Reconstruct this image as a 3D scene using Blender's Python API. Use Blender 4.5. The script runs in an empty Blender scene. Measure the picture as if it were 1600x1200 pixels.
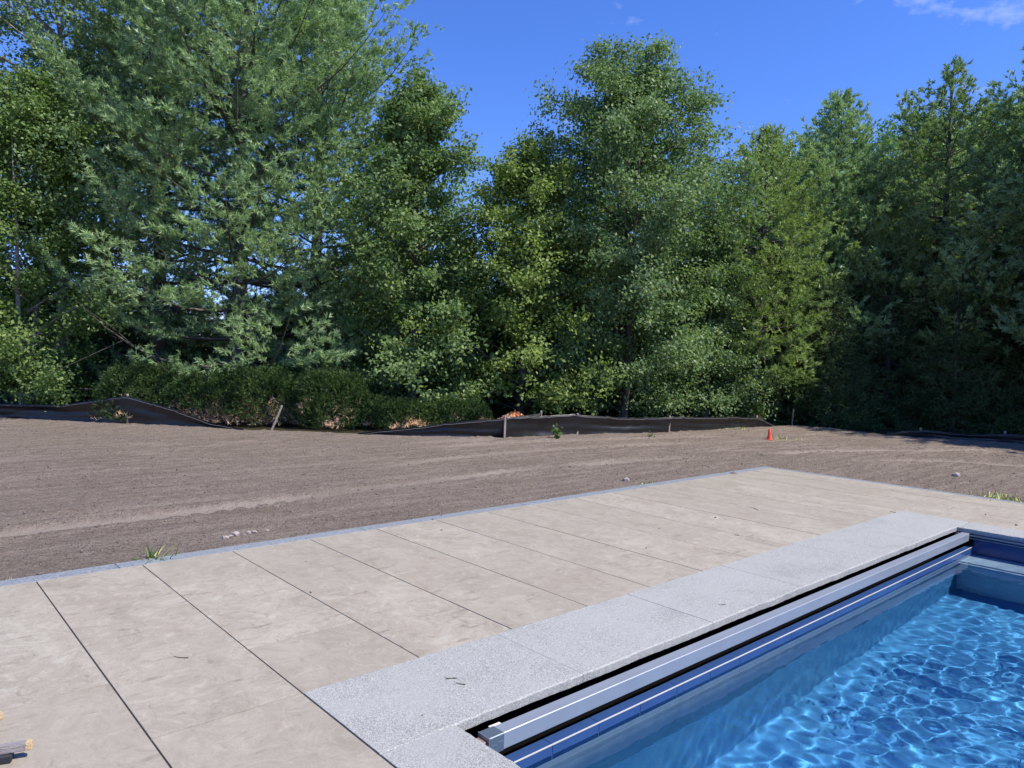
import bpy, bmesh, math, random
import numpy as np
from mathutils import Vector, Matrix
R = math.radians
rng = np.random.default_rng(7)
random.seed(7)
sc = bpy.context.scene
col = sc.collection

# ------------------------------------------------------------------ camera
# solved from the paver grid: x runs along the cover bar, y across it towards the trees, z up, deck top = 0
CAM_H, FPX, YAW, PITCH, ROLL = 1.475, 1133.88, 0.839197, -0.0343417, 0.0294836
fw = np.array([math.cos(PITCH)*math.cos(YAW), math.cos(PITCH)*math.sin(YAW), math.sin(PITCH)])
r0 = np.array([math.sin(YAW), -math.cos(YAW), 0.0]); u0 = np.cross(r0, fw)
rt = math.cos(ROLL)*r0 + math.sin(ROLL)*u0
up = -math.sin(ROLL)*r0 + math.cos(ROLL)*u0
cam_d = bpy.data.cameras.new('camera'); cam = bpy.data.objects.new('camera', cam_d); col.objects.link(cam)
M = Matrix.Identity(4)
for i in range(3):
    M[i][0], M[i][1], M[i][2] = rt[i], up[i], -fw[i]
M[2][3] = CAM_H
cam.matrix_world = M
cam_d.sensor_fit = 'HORIZONTAL'; cam_d.sensor_width = 36; cam_d.lens = 36*FPX/1600
cam_d.clip_start = 0.05; cam_d.clip_end = 2000
sc.camera = cam

# ------------------------------------------------------------------ sky and sun
SUN_AZ, SUN_EL = R(-62), R(52)          # azimuth measured from +x, anticlockwise
sun_dir = Vector((math.cos(SUN_EL)*math.cos(SUN_AZ), math.cos(SUN_EL)*math.sin(SUN_AZ), math.sin(SUN_EL)))
w = bpy.data.worlds.new('World'); sc.world = w; w.use_nodes = True
nt = w.node_tree; nt.nodes.clear()
def wn(t, **k):
    n = nt.nodes.new(t)
    for a, b in k.items(): setattr(n, a, b)
    return n
sky = wn('ShaderNodeTexSky', sky_type='NISHITA', sun_disc=False)
sky.sun_elevation = SUN_EL; sky.sun_rotation = math.pi/2 - SUN_AZ
sky.altitude = 300; sky.air_density = 1.0; sky.dust_density = 0.0; sky.ozone_density = 4.0
bg = wn('ShaderNodeBackground'); bg.inputs[1].default_value = 0.10
out = wn('ShaderNodeOutputWorld')
# thin wisps of cirrus: stretched noise on the sky direction, sparse enough to leave most of the sky clear
tc = wn('ShaderNodeTexCoord'); mp = wn('ShaderNodeMapping'); mp.inputs['Scale'].default_value = (2.2, 5.0, 9.0)
mp.inputs['Rotation'].default_value = (0.1, 0.15, 0.5); mp.inputs['Location'].default_value = (8.02, 4.26, 12.25)
nz = wn('ShaderNodeTexNoise'); nz.inputs['Scale'].default_value = 1.6; nz.inputs['Detail'].default_value = 7; nz.inputs['Roughness'].default_value = 0.62
cr = wn('ShaderNodeMapRange'); cr.inputs['From Min'].default_value = 0.63; cr.inputs['From Max'].default_value = 0.86
cr.inputs['To Max'].default_value = 0.5
mixc = wn('ShaderNodeMixRGB'); mixc.inputs['Color2'].default_value = (8.5, 8.8, 9.6, 1)
L = nt.links
L.new(tc.outputs['Generated'], mp.inputs[0]); L.new(mp.outputs[0], nz.inputs['Vector']); L.new(nz.outputs[0], cr.inputs[0])
L.new(cr.outputs[0], mixc.inputs['Fac']); hs = wn('ShaderNodeHueSaturation'); hs.inputs['Saturation'].default_value = 1.15; hs.inputs['Value'].default_value = 1.15; tint = wn('ShaderNodeMixRGB', blend_type='MULTIPLY'); tint.inputs[0].default_value = 1.0; tint.inputs[2].default_value = (0.90, 0.98, 1.5, 1); L.new(sky.outputs[0], hs.inputs['Color']); L.new(hs.outputs[0], tint.inputs[1]); L.new(tint.outputs[0], mixc.inputs['Color1']); L.new(mixc.outputs[0], bg.inputs[0])
L.new(bg.outputs[0], out.inputs[0])
sl = bpy.data.lights.new('sun', 'SUN'); sl.energy = 5.0; sl.angle = R(0.53); sl.color = (1.0, 0.925, 0.81)
sl.cycles.is_caustics_light = True
so = bpy.data.objects.new('sun', sl); col.objects.link(so)
so.rotation_euler = (-sun_dir).to_track_quat('-Z', 'Y').to_euler(); so.location = (5, -10, 20)
sc.view_settings.view_transform = 'Standard'; sc.view_settings.look = 'None'
sc.view_settings.exposure = 0.45; sc.view_settings.gamma = 1.0
sc.render.engine = 'CYCLES'
cy = sc.cycles
cy.use_denoising = True; cy.max_bounces = 8; cy.diffuse_bounces = 3; cy.glossy_bounces = 3; cy.transmission_bounces = 6
cy.transparent_max_bounces = 8; cy.sample_clamp_indirect = 4.0; cy.caustics_reflective = False; cy.caustics_refractive = True

# ------------------------------------------------------------------ pixel helpers (photo pixels, 1600x1200)
def ray(px, py):
    return fw + (px-800)/FPX*rt - (py-600)/FPX*up
def at_z(px, py, z=0.0):
    d = ray(px, py); t = (z-CAM_H)/d[2]; return np.array([d[0]*t, d[1]*t, z])
def at_depth(px, depth):                  # ground position under the horizon point of a pixel column
    hy = 561.0 + (px-800)*0.0295
    d = ray(px, hy); return np.array([d[0]*depth, d[1]*depth, 0.0])
def height_at(px, py, depth):
    hy = 561.0 + (px-800)*0.0295
    return CAM_H + (hy-py)/FPX*depth

# ------------------------------------------------------------------ material helpers
def new_mat(name):
    m = bpy.data.materials.new(name); m.use_nodes = True
    return m, m.node_tree, m.node_tree.nodes['Principled BSDF']
class NB:
    def __init__(s, nt): s.nt = nt
    def __call__(s, t, ins=None, **k):
        n = s.nt.nodes.new(t)
        for a, b in k.items(): setattr(n, a, b)
        for a, b in (ins or {}).items():
            if hasattr(b, 'is_output') or isinstance(b, bpy.types.NodeSocket): s.nt.links.new(b, n.inputs[a])
            else: n.inputs[a].default_value = b
        return n
    def noise(s, vec, scale, detail=4, rough=0.55, dist=0.0):
        return s('ShaderNodeTexNoise', {'Vector': vec, 'Scale': scale, 'Detail': detail, 'Roughness': rough, 'Distortion': dist}).outputs[0]
    def ramp(s, fac, stops):
        n = s.nt.nodes.new('ShaderNodeValToRGB'); s.nt.links.new(fac, n.inputs[0])
        e = n.color_ramp.elements
        while len(e) < len(stops): e.new(0.5)
        for q, (p, c) in zip(e, stops): q.position = p; q.color = (*c, 1) if len(c) == 3 else c
        return n.outputs[0]
    def mix(s, fac, a, b, mode='MIX'):
        n = s.nt.nodes.new('ShaderNodeMixRGB'); n.blend_type = mode
        for i, v in ((0, fac), (1, a), (2, b)):
            if isinstance(v, bpy.types.NodeSocket): s.nt.links.new(v, n.inputs[i])
            else: n.inputs[i].default_value = v if i == 0 else (*v, 1)
        return n.outputs[0]
    def math(s, op, a, b=0.5):
        n = s.nt.nodes.new('ShaderNodeMath'); n.operation = op
        for i, v in ((0, a), (1, b)):
            if isinstance(v, bpy.types.NodeSocket): s.nt.links.new(v, n.inputs[i])
            else: n.inputs[i].default_value = v
        return n.outputs[0]
    def range(s, v, a, b, c=0.0, d=1.0):
        return s('ShaderNodeMapRange', {'Value': v, 'From Min': a, 'From Max': b, 'To Min': c, 'To Max': d}).outputs[0]
    def bump(s, height, strength, dist=0.01):
        return s('ShaderNodeBump', {'Height': height, 'Strength': strength, 'Distance': dist}).outputs[0]
    def link(s, a, b): s.nt.links.new(a, b)

def tile_vec(nb, spread=40.0):
    """object coordinates shifted by a per-object random amount, so no two stones carry the same pattern"""
    tcn = nb('ShaderNodeTexCoord'); oi = nb('ShaderNodeObjectInfo')
    off = nb('ShaderNodeVectorMath', {0: oi.outputs['Location'], 1: (7.31, 3.77, 1.0)}, operation='MULTIPLY').outputs[0]
    r = nb('ShaderNodeVectorMath', {0: off}, operation='ADD')
    cmb = nb('ShaderNodeCombineXYZ', {0: nb.math('MULTIPLY', oi.outputs['Random'], spread), 1: nb.math('MULTIPLY', oi.outputs['Random'], spread*1.7), 2: 0.0})
    nb.link(cmb.outputs[0], r.inputs[1])
    v = nb('ShaderNodeVectorMath', {0: tcn.outputs['Object'], 1: r.outputs[0]}, operation='ADD').outputs[0]
    return v, oi.outputs['Random'], tcn.outputs['Object']

def mat_paver():
    m, t, b = new_mat('travertine_porcelain'); nb = NB(t)
    v, rnd, o = tile_vec(nb)
    warp = nb('ShaderNodeVectorMath', {0: v, 1: nb('ShaderNodeVectorMath', {0: nb('ShaderNodeTexNoise', {'Vector': v, 'Scale': 2.2, 'Detail': 3}).outputs[1], 'Scale': 0.5}, operation='SCALE').outputs[0]}, operation='ADD').outputs[0]
    st = nb('ShaderNodeMapping', {'Vector': warp, 'Scale': (1.6, 0.8, 1.0), 'Rotation': (0, 0, 0.35)}).outputs[0]
    big = nb.noise(st, 2.6, 8, 0.62)
    fine = nb.noise(warp, 22, 6, 0.7)
    c = nb.ramp(big, [(0.28, (0.265, 0.233, 0.182)), (0.45, (0.325, 0.291, 0.233)), (0.58, (0.355, 0.321, 0.259)), (0.74, (0.415, 0.386, 0.316))])
    pink = nb.range(nb.noise(v, 1.3, 3), 0.5, 0.72)
    c = nb.mix(nb.math('MULTIPLY', pink, 0.45), c, (0.340, 0.281, 0.226))
    mott = nb.noise(warp, 13.0, 10, 0.78, 0.9); mot2 = nb.noise(st, 34.0, 6, 0.75, 1.5)
    c = nb.mix(nb.range(mott, 0.51, 0.66, 0, 0.65), c, (0.475, 0.454, 0.381))
    c = nb.mix(nb.range(mott, 0.47, 0.32, 0, 0.65), c, (0.215, 0.186, 0.144))
    c = nb.mix(nb.range(mot2, 0.56, 0.70, 0, 0.55), c, (0.500, 0.484, 0.414))
    c = nb.mix(nb.range(mot2, 0.42, 0.30, 0, 0.55), c, (0.185, 0.158, 0.123))
    grain = nb.noise(v, 130, 3, 0.8)
    c = nb.mix(nb.range(grain, 0.55, 0.72, 0, 0.45), c, (0.52, 0.50, 0.46))
    c = nb.mix(nb.range(grain, 0.45, 0.28, 0, 0.5), c, (0.19, 0.165, 0.135))
    pits = nb.range(fine, 0.38, 0.26)
    c = nb.mix(nb.math('MULTIPLY', pits, 0.6), c, (0.160, 0.138, 0.107))
    # brown soil rubbed into the surface: short streaks, rare
    sm = nb('ShaderNodeMapping', {'Vector': v, 'Scale': (2.0, 7.0, 1.0), 'Rotation': (0, 0, 0.7)}).outputs[0]
    soil = nb.range(nb.noise(sm, 2.1, 4, 0.6), 0.605, 0.68)
    soil2 = nb.range(nb.noise(nb('ShaderNodeMapping', {'Vector': v, 'Scale': (6.0, 1.6, 1.0), 'Rotation': (0, 0, -0.5)}).outputs[0], 2.6, 5, 0.65), 0.61, 0.69)
    sf = nb.math('MULTIPLY', nb.math('MAXIMUM', soil, soil2), nb.range(nb.noise(v, 30, 3), 0.35, 0.6, 0.25, 0.75))
    c = nb.mix(sf, c, (0.190, 0.153, 0.116))
    c = nb.mix(nb.range(rnd, 0, 1, 0.0, 0.42), c, (0.275, 0.240, 0.191))
    nb.link(c, b.inputs['Base Color'])
    b.inputs['Roughness'].default_value = 0.62; b.inputs['Specular IOR Level'].default_value = 0.3
    hgt = nb.math('ADD', nb.math('MULTIPLY', big, 0.6), nb.math('MULTIPLY', fine, 0.5))
    nb.link(nb.bump(hgt, 0.35, 0.004), b.inputs['Normal'])
    return m

def mat_granite(name, dark, light, speck=140, bump=0.6, blotch=(0.5, 0.5, 0.5)):
    m, t, b = new_mat(name); nb = NB(t)
    v, rnd, o = tile_vec(nb)
    n1 = nb.noise(v, speck, 2, 0.9); n2 = nb.noise(v, speck*0.4, 4, 0.7); n3 = nb.noise(v, 2.3, 6, 0.62); n5 = nb('ShaderNodeTexVoronoi', {'Vector': v, 'Scale': speck*1.1}).outputs['Color']
    f = nb.math('ADD', nb.math('MULTIPLY', n1, 0.55), nb.math('MULTIPLY', nb('ShaderNodeSeparateColor', {0: n5}).outputs[0], 0.45))
    c = nb.ramp(f, [(0.30, dark), (0.46, tuple(0.5*a+0.5*q for a, q in zip(dark, light))), (0.66, light), (0.80, tuple(min(0.85, q*1.45) for q in light))])
    c = nb.mix(nb.range(n3, 0.42, 0.62, 0, 0.55), c, blotch)
    c = nb.mix(nb.range(n3, 0.44, 0.30, 0, 0.3), c, dark)
    # faint dark scuffs running along the stone
    sc2 = nb.range(nb.noise(nb('ShaderNodeMapping', {'Vector': v, 'Scale': (1.0, 9.0, 1.0), 'Rotation': (0, 0, 1.1)}).outputs[0], 3.0, 5, 0.7), 0.62, 0.78, 0, 0.45)
    c = nb.mix(sc2, c, tuple(0.6*a for a in dark))
    c = nb.mix(nb.range(rnd, 0, 1, 0, 0.12), c, dark)
    nb.link(c, b.inputs['Base Color']); b.inputs['Roughness'].default_value = 0.7; b.inputs['Specular IOR Level'].default_value = 0.35
    hgt = nb.math('ADD', nb.math('MULTIPLY', n2, 0.7), nb.math('MULTIPLY', nb.noise(v, 14, 4), 1.0))
    nb.link(nb.bump(hgt, bump, 0.004), b.inputs['Normal'])
    return m

def mat_plain(name, colr, rough=0.5, metal=0.0, var=0.0, scale=20, bump=0.0, spec=0.5):
    m, t, b = new_mat(name); nb = NB(t)
    tcn = nb('ShaderNodeTexCoord')
    n = nb.noise(tcn.outputs['Object'], scale, 5, 0.6)
    lo = tuple(max(0, q*(1-var)) for q in colr); hi = tuple(min(1, q*(1+var)) for q in colr)
    nb.link(nb.ramp(n, [(0.3, lo), (0.7, hi)]), b.inputs['Base Color'])
    b.inputs['Roughness'].default_value = rough; b.inputs['Metallic'].default_value = metal; b.inputs['Specular IOR Level'].default_value = spec
    if bump: nb.link(nb.bump(n, bump, 0.01), b.inputs['Normal'])
    return m

MAT = {}
MAT['paver'] = mat_paver()
MAT['coping'] = mat_granite('grey_granite', (0.185, 0.19, 0.183), (0.415, 0.418, 0.396), 250, 0.7, (0.36, 0.364, 0.348))
MAT['border'] = mat_granite('blue_stone', (0.14, 0.16, 0.18), (0.25, 0.275, 0.30), 90, 0.35, (0.21, 0.235, 0.255))
MAT['bed'] = mat_plain('dark_bedding', (0.035, 0.033, 0.032), 0.95, var=0.3)
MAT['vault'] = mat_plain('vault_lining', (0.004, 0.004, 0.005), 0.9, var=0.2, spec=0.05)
MAT['alu'] = mat_plain('anodised_aluminium', (0.37, 0.405, 0.45), 0.45, 0.55, 0.05, 6)
MAT['capgrey'] = mat_plain('cap_steel', (0.16, 0.20, 0.23), 0.42, 0.6, 0.06, 30)
MAT['steel'] = mat_plain('bright_screw', (0.75, 0.75, 0.74), 0.25, 1.0)
MAT['brown'] = mat_plain('brown_pulley', (0.22, 0.15, 0.12), 0.6, var=0.2)
MAT['white'] = mat_plain('white_trim', (0.60, 0.57, 0.50), 0.4, var=0.04)
MAT['navy'] = mat_plain('navy_glazed_tile', (0.014, 0.035, 0.13), 0.18, var=0.12, scale=3)
MAT['bluetile'] = mat_plain('blue_glazed_tile', (0.032, 0.075, 0.205), 0.22, var=0.10, scale=4)

# ------------------------------------------------------------------ mesh helpers
def mesh_obj(name, verts, faces, mat, parent=None, smooth=False):
    me = bpy.data.meshes.new(name)
    me.from_pydata([tuple(map(float, q)) for q in verts], [], [tuple(map(int, f)) for f in faces]); me.update()
    return link_obj(name, me, mat, parent, smooth)
def link_obj(name, me, mat, parent=None, smooth=False):
    if mat is not None and not me.materials: me.materials.append(mat)
    if smooth: me.polygons.foreach_set('use_smooth', [True]*len(me.polygons))
    o = bpy.data.objects.new(name, me); col.objects.link(o)
    if parent: o.parent = parent
    return o
def np_mesh(name, V, F, mat, parent=None, smooth=False):
    """V (n,3) array, F (m,k) int array, all faces of k corners"""
    me = bpy.data.meshes.new(name)
    V = np.ascontiguousarray(V, dtype=np.float32); F = np.ascontiguousarray(F, dtype=np.int32)
    n, k = F.shape
    me.vertices.add(len(V)); me.vertices.foreach_set('co', V.ravel())
    me.loops.add(n*k); me.loops.foreach_set('vertex_index', F.ravel())
    me.polygons.add(n); me.polygons.foreach_set('loop_start', np.arange(0, n*k, k, dtype=np.int32))
    me.update(calc_edges=True)
    return link_obj(name, me, mat, parent, smooth)
def box_bm(bm, c, s, bevel=0.0):
    g = bmesh.ops.create_cube(bm, size=1.0, matrix=Matrix.Translation(c) @ Matrix.Diagonal((*s, 1)))
    if bevel:
        es = {e for q in g['verts'] for e in q.link_edges}
        bmesh.ops.bevel(bm, geom=list(es), offset=bevel, segments=1, affect='EDGES')
def bm_obj(name, bm, mat, parent=None, smooth=False):
    me = bpy.data.meshes.new(name); bm.to_mesh(me); bm.free()
    return link_obj(name, me, mat, parent, smooth)
def box_obj(name, lo, hi, mat, parent=None, bevel=0.0, origin=True):
    lo, hi = np.array(lo, float), np.array(hi, float); c = (lo+hi)/2
    bm = bmesh.new(); box_bm(bm, (0, 0, 0) if origin else c, hi-lo, bevel)
    o = bm_obj(name, bm, mat, parent)
    if origin: o.location = c
    return o
def empty(name, loc=(0, 0, 0), rz=0.0):
    o = bpy.data.objects.new(name, None); col.objects.link(o); o.location = loc; o.rotation_euler = (0, 0, rz); o.empty_display_size = 0.2
    return o
def tag(o, label=None, cat=None, group=None, kind=None):
    for k, v in (('label', label), ('category', cat), ('group', group), ('kind', kind)):
        if v: o[k] = v
    return o
def tube(pts, rad, sides=6):
    """tapered tube along points -> V, F(quads)"""
    P = np.asarray(pts, float); n = len(P); rad = np.broadcast_to(np.asarray(rad, float), (n,))
    T = np.gradient(P, axis=0); T /= np.linalg.norm(T, axis=1, keepdims=True)+1e-9
    ref = np.where(np.abs(T[:, 2:3]) > 0.9, np.array([[1.0, 0, 0]]), np.array([[0, 0, 1.0]]))
    A = np.cross(T, ref); A /= np.linalg.norm(A, axis=1, keepdims=True)+1e-9; B = np.cross(T, A)
    a = np.linspace(0, 2*math.pi, sides, endpoint=False)
    V = P[:, None] + rad[:, None, None]*(np.cos(a)[None, :, None]*A[:, None] + np.sin(a)[None, :, None]*B[:, None])
    i = np.arange(n-1)[:, None]*sides; j = np.arange(sides)[None]; k = (j+1) % sides
    F = np.stack([i+j, i+k, i+sides+k, i+sides+j], -1).reshape(-1, 4)
    return V.reshape(-1, 3), F
class Acc:
    def __init__(s): s.V = []; s.F = []; s.n = 0
    def add(s, V, F): s.V.append(V); s.F.append(F+s.n); s.n += len(V)
    def get(s): return np.concatenate(s.V), np.concatenate(s.F)
    def obj(s, name, mat, parent=None, smooth=False): V, F = s.get(); return np_mesh(name, V, F, mat, parent, smooth)

# value noise used for terrain and cloth
class VNoise:
    def __init__(s, seed): s.g = np.random.default_rng(seed).random((256, 256))
    def __call__(s, x, y):
        x = np.asarray(x, float); y = np.asarray(y, float)
        xi = np.floor(x).astype(int); yi = np.floor(y).astype(int); fx = x-xi; fy = y-yi
        fx = fx*fx*(3-2*fx); fy = fy*fy*(3-2*fy); g = s.g
        a = g[xi % 256, yi % 256]; b = g[(xi+1) % 256, yi % 256]; c = g[xi % 256, (yi+1) % 256]; d = g[(xi+1) % 256, (yi+1) % 256]
        return (a*(1-fx)+b*fx)*(1-fy)+(c*(1-fx)+d*fx)*fy
    def fbm(s, x, y, oct=4, lac=2.03, gain=0.5):
        t = 0; a = 1; tot = 0
        for k in range(oct): t = t+a*s(x+17.3*k, y-9.1*k); tot += a; x = x*lac; y = y*lac; a *= gain
        return t/tot
# ------------------------------------------------------------------ patio: bedding, pavers, coping, border
X0, PX, XE = 0.813, 0.612, 9.85
YB, PYL = 5.305, 1.207
COP_X0, COP_X1, COP_YO, COP_YI = 1.425, 8.157, 2.892, 2.262
POOL_X0, POOL_X1, POOL_YS, POOL_YN, WATER_Z = 1.79, 7.77, -6.0, 2.108, -0.20
PATIO_S, PATIO_W = -7.4, X0-6*PX
bm = bmesh.new()
for lo, hi in (((PATIO_W, 2.88, -0.3), (9.93, 5.42, -0.026)), ((PATIO_W, PATIO_S, -0.3), (1.74, 2.88, -0.0262)),
               ((7.84, PATIO_S, -0.3), (9.93, 2.88, -0.0262)), ((1.74, PATIO_S, -0.3), (7.84, POOL_YS-0.05, -0.0264))):
    lo, hi = np.array(lo), np.array(hi); box_bm(bm, (lo+hi)/2, hi-lo)
patio = tag(bm_obj('patio', bm, MAT['bed']), kind='structure')
slab_cache = {}
def slab(name, x0, x1, y0, y1, mat, thick, bev, key):
    w_, h_ = round(x1-x0, 4), round(y1-y0, 4)
    me = slab_cache.get((key, w_, h_))
    if me is None:
        b_ = bmesh.new(); box_bm(b_, (0, 0, -thick/2), (w_, h_, thick), bev)
        me = bpy.data.meshes.new(name); b_.to_mesh(me); b_.free(); slab_cache[(key, w_, h_)] = me
    o = link_obj(name, me, mat, patio); o.location = ((x0+x1)/2, (y0+y1)/2, random.uniform(-0.0012, 0.0))
    return o
GX, GY = 0.0035, 0.0027
for k in range(-6, 15):
    xa, xb = X0+k*PX+GX, min(X0+(k+1)*PX, XE)-GX
    spans = [(PATIO_S, YB)]
    if 1 <= k <= 11: spans = [(COP_YO, YB), (PATIO_S, POOL_YS-0.37)]
    ys = [YB] + [YB - (PYL if k % 2 == 0 else PYL/2) - i*PYL for i in range(12)]
    for lo_, hi_ in spans:
        for a, b_ in zip(ys[1:], ys[:-1]):
            a2, b2 = max(a, lo_), min(b_, hi_)
            if b2-a2 > 0.06: slab('paver', xa, xb, a2+GY, b2-GY, MAT['paver'], 0.02, 0.0006, 'p')
# border strip of bluish stone along the two outer edges
bx = [PATIO_W, -0.58, 1.289, 3.158, 5.027, 6.896, 8.765, 9.95]
for a, b_ in zip(bx[:-1], bx[1:]): slab('border_stone', a+0.002, b_-0.002, YB+0.002, 5.443, MAT['border'], 0.09, 0.003, 'b')
yy = 5.30
while yy > PATIO_S:
    slab('border_stone', XE+0.002, 9.95, max(yy-1.869, PATIO_S)+0.002, yy-0.002, MAT['border'], 0.09, 0.003, 'b'); yy -= 1.869

def coping_stone(x0, x1, y0, y1, rough_side, seed):
    """thick slab with a hand-dressed edge towards the pool"""
    r_ = np.random.default_rng(seed)
    horiz = rough_side in ('S', 'N')
    Ls, Ws = (x1-x0, y1-y0) if horiz else (y1-y0, x1-x0)
    n = max(8, int(Ls/0.03)); s = np.linspace(0, Ls, n+1)
    e = np.convolve(r_.normal(0, 1, n+9), np.ones(5)/5, 'same')[4:n+5]*0.0045 + r_.normal(0, 0.0012, n+1)
    e[0] = e[-1] = 0
    chip = np.abs(np.convolve(r_.normal(0, 1, n+9), np.ones(3)/3, 'same')[4:n+5])*0.003
    prof = [(0.0, -0.042), (0.0, 0.0), (Ws-0.006, 0.0), (Ws-0.001, -0.0025), (Ws, -0.006), (Ws-0.001, -0.042)]
    V = []
    for i in range(n+1):
        for j, (t_, z_) in enumerate(prof):
            d_ = e[i] if j >= 3 else (e[i]*0.6 - chip[i] if j == 2 else 0)
            V.append((s[i], t_+d_, z_ - (chip[i]*0.6 if j == 3 else 0)))
    m_ = len(prof); F = []
    for i in range(n):
        for j in range(m_):
            k2 = (j+1) % m_; F.append((i*m_+j, i*m_+k2, (i+1)*m_+k2, (i+1)*m_+j))
    F.append(tuple(range(m_))[::-1]); F.append(tuple(n*m_+j for j in range(m_)))
    V = np.array(V); V[:, 0] -= Ls/2; V[:, 1] -= Ws/2
    rot = {'S': math.pi, 'N': 0, 'E': -math.pi/2, 'W': math.pi/2}[rough_side]
    o = mesh_obj('coping_stone', V, F, MAT['coping'], patio)
    bm_ = bmesh.new(); bm_.from_mesh(o.data); bmesh.ops.recalc_face_normals(bm_, faces=bm_.faces); bm_.to_mesh(o.data); bm_.free()
    o.location = ((x0+x1)/2, (y0+y1)/2, random.uniform(-0.001, 0.001)); o.rotation_euler = (0, 0, rot)
cx = [COP_X0+0.004, 2.537, 3.634, 4.72, 5.81, 6.90, COP_X1]
for i, (a, b_) in enumerate(zip(cx[:-1], cx[1:])): coping_stone(a+0.0012, b_-0.0012, COP_YI, COP_YO-0.002, 'S', 10+i)
ys = [COP_YI-0.0015, 1.16, 0.06, -1.04, -2.14, -3.24, -4.34, -5.4, POOL_YS]
for i, (b_, a) in enumerate(zip(ys[:-1], ys[1:])):
    coping_stone(COP_X0+0.004, 1.777, a+0.0012, b_-0.0012, 'E', 30+i)
    coping_stone(7.79, COP_X1-0.002, a+0.0012, b_-0.0012, 'W', 50+i)
for i, (a, b_) in enumerate(zip(cx[:-1], cx[1:])): coping_stone(a+0.0012, b_-0.0012, POOL_YS-0.366, POOL_YS-0.0015, 'N', 70+i)

# ------------------------------------------------------------------ pool basin, ledge, vault, cover bar
def mat_plaster():
    m, t, b = new_mat('blue_pool_plaster'); nb = NB(t)
    g = nb('ShaderNodeNewGeometry'); n = nb.noise(g.outputs['Position'], 3.0, 5, 0.6); n2 = nb.noise(g.outputs['Position'], 60, 3, 0.6)
    c = nb.ramp(n, [(0.3, (0.060, 0.240, 0.48)), (0.7, (0.088, 0.305, 0.56))])
    c = nb.mix(nb.range(n2, 0.3, 0.7, 0, 0.2), c, (0.12, 0.30, 0.48))
    nb.link(c, b.inputs['Base Color']); b.inputs['Roughness'].default_value = 0.8; b.inputs['Specular IOR Level'].default_value = 0.1
    return m
MAT['plaster'] = mat_plaster()
FLOOR_Z = -1.25
x0, x1, y0, y1 = POOL_X0, POOL_X1, POOL_YS, POOL_YN+0.006
zt = -0.30
bm = bmesh.new(); box_bm(bm, ((x0+x1)/2, (y0+y1)/2, (FLOOR_Z+zt)/2), (x1-x0, y1-y0, zt-FLOOR_Z))
bmesh.ops.delete(bm, geom=[f for f in bm.faces if f.normal.z > 0.9], context='FACES')
low = [e for e in bm.edges if all(q.co.z < FLOOR_Z+0.01 for q in e.verts) or all(abs(q.co.x-e.verts[0].co.x) < 1e-4 and abs(q.co.y-e.verts[0].co.y) < 1e-4 for q in e.verts)]
bmesh.ops.bevel(bm, geom=[e for e in bm.edges if all(q.co.z < FLOOR_Z+0.01 for q in e.verts)], offset=0.02, segments=1, affect='EDGES')
bmesh.ops.reverse_faces(bm, faces=bm.faces)
pool = tag(bm_obj('swimming_pool', bm, MAT['plaster'], None, False), kind='structure')
pool.cycles.is_caustics_receiver = True
# step along the far wall, rounded nose
bm = bmesh.new(); box_bm(bm, ((7.36+x1)/2, (-2.2+y1)/2, (-0.33+FLOOR_Z)/2), (x1-7.36-0.002, y1+2.2-0.002, -0.33-FLOOR_Z), 0.0)
bmesh.ops.bevel(bm, geom=[e for e in bm.edges if all(abs(q.co.x-7.361) < 0.01 and abs(q.co.z+0.33) < 0.01 for q in e.verts)], offset=0.04, segments=4, affect='EDGES')
MAT['stepgrey'] = mat_plain('pale_step_plaster', (0.42, 0.50, 0.58), 0.7, var=0.1, scale=8)
stp = bm_obj('step', bm, MAT['stepgrey'], pool); stp.cycles.is_caustics_receiver = True
# navy tile band round the waterline (three sides; the fourth is the cover ledge)
def band(xa, ya, xb, yb, th):
    lo = np.array([min(xa, xb)-th[0], min(ya, yb)-th[1], -0.34]); hi = np.array([max(xa, xb)+th[2], max(ya, yb)+th[3], -0.0435])
    return box_obj('waterline_band', lo, hi, MAT['navy'], pool)
band(x1, y0, x1, POOL_YN, (0.0, 0, 0.04, 0)); band(x0, y0, x0, POOL_YN, (0.04, 0, 0, 0)); band(x0+0.001, y0, x1-0.001, y0, (0, 0.04, 0, 0.0))
# narrow dark track lines below the far coping
for z_, t_ in ((-0.056, 0.010), (-0.080, 0.007)):
    box_obj('cover_track', (x1-0.016, y0+0.05, z_-t_/2), (x1-0.0005, POOL_YN+0.12, z_+t_/2), MAT['capgrey'], pool)
    box_obj('cover_track', (x0+0.0005, y0+0.05, z_-t_/2), (x0+0.016, POOL_YN+0.12, z_+t_/2), MAT['capgrey'], pool)
# pale grey wall band: weaker tint of shallow water put into colour, wavy edge
nb_ = 120; xs_ = np.linspace(POOL_X0+0.002, POOL_X1-0.002, nb_); zl = -0.62+0.03*np.sin(xs_*3.1)+rng.normal(0, 0.006, nb_)
V = np.concatenate([np.stack([xs_, np.full(nb_, POOL_YN+0.0012), np.full(nb_, -0.20)], 1), np.stack([xs_, np.full(nb_, POOL_YN+0.0012), zl], 1),
                    np.stack([xs_, np.full(nb_, POOL_YN+0.0075), zl], 1)])
ii = np.arange(nb_-1); F = np.concatenate([np.stack([ii, ii+1, ii+1+nb_, ii+nb_], 1), np.stack([ii+nb_, ii+1+nb_, ii+1+2*nb_, ii+2*nb_], 1)])
wb = np_mesh('wall_shallow_tint_band', V, F[:, ::-1], MAT['stepgrey'], pool); wb.cycles.is_caustics_receiver = True
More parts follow.
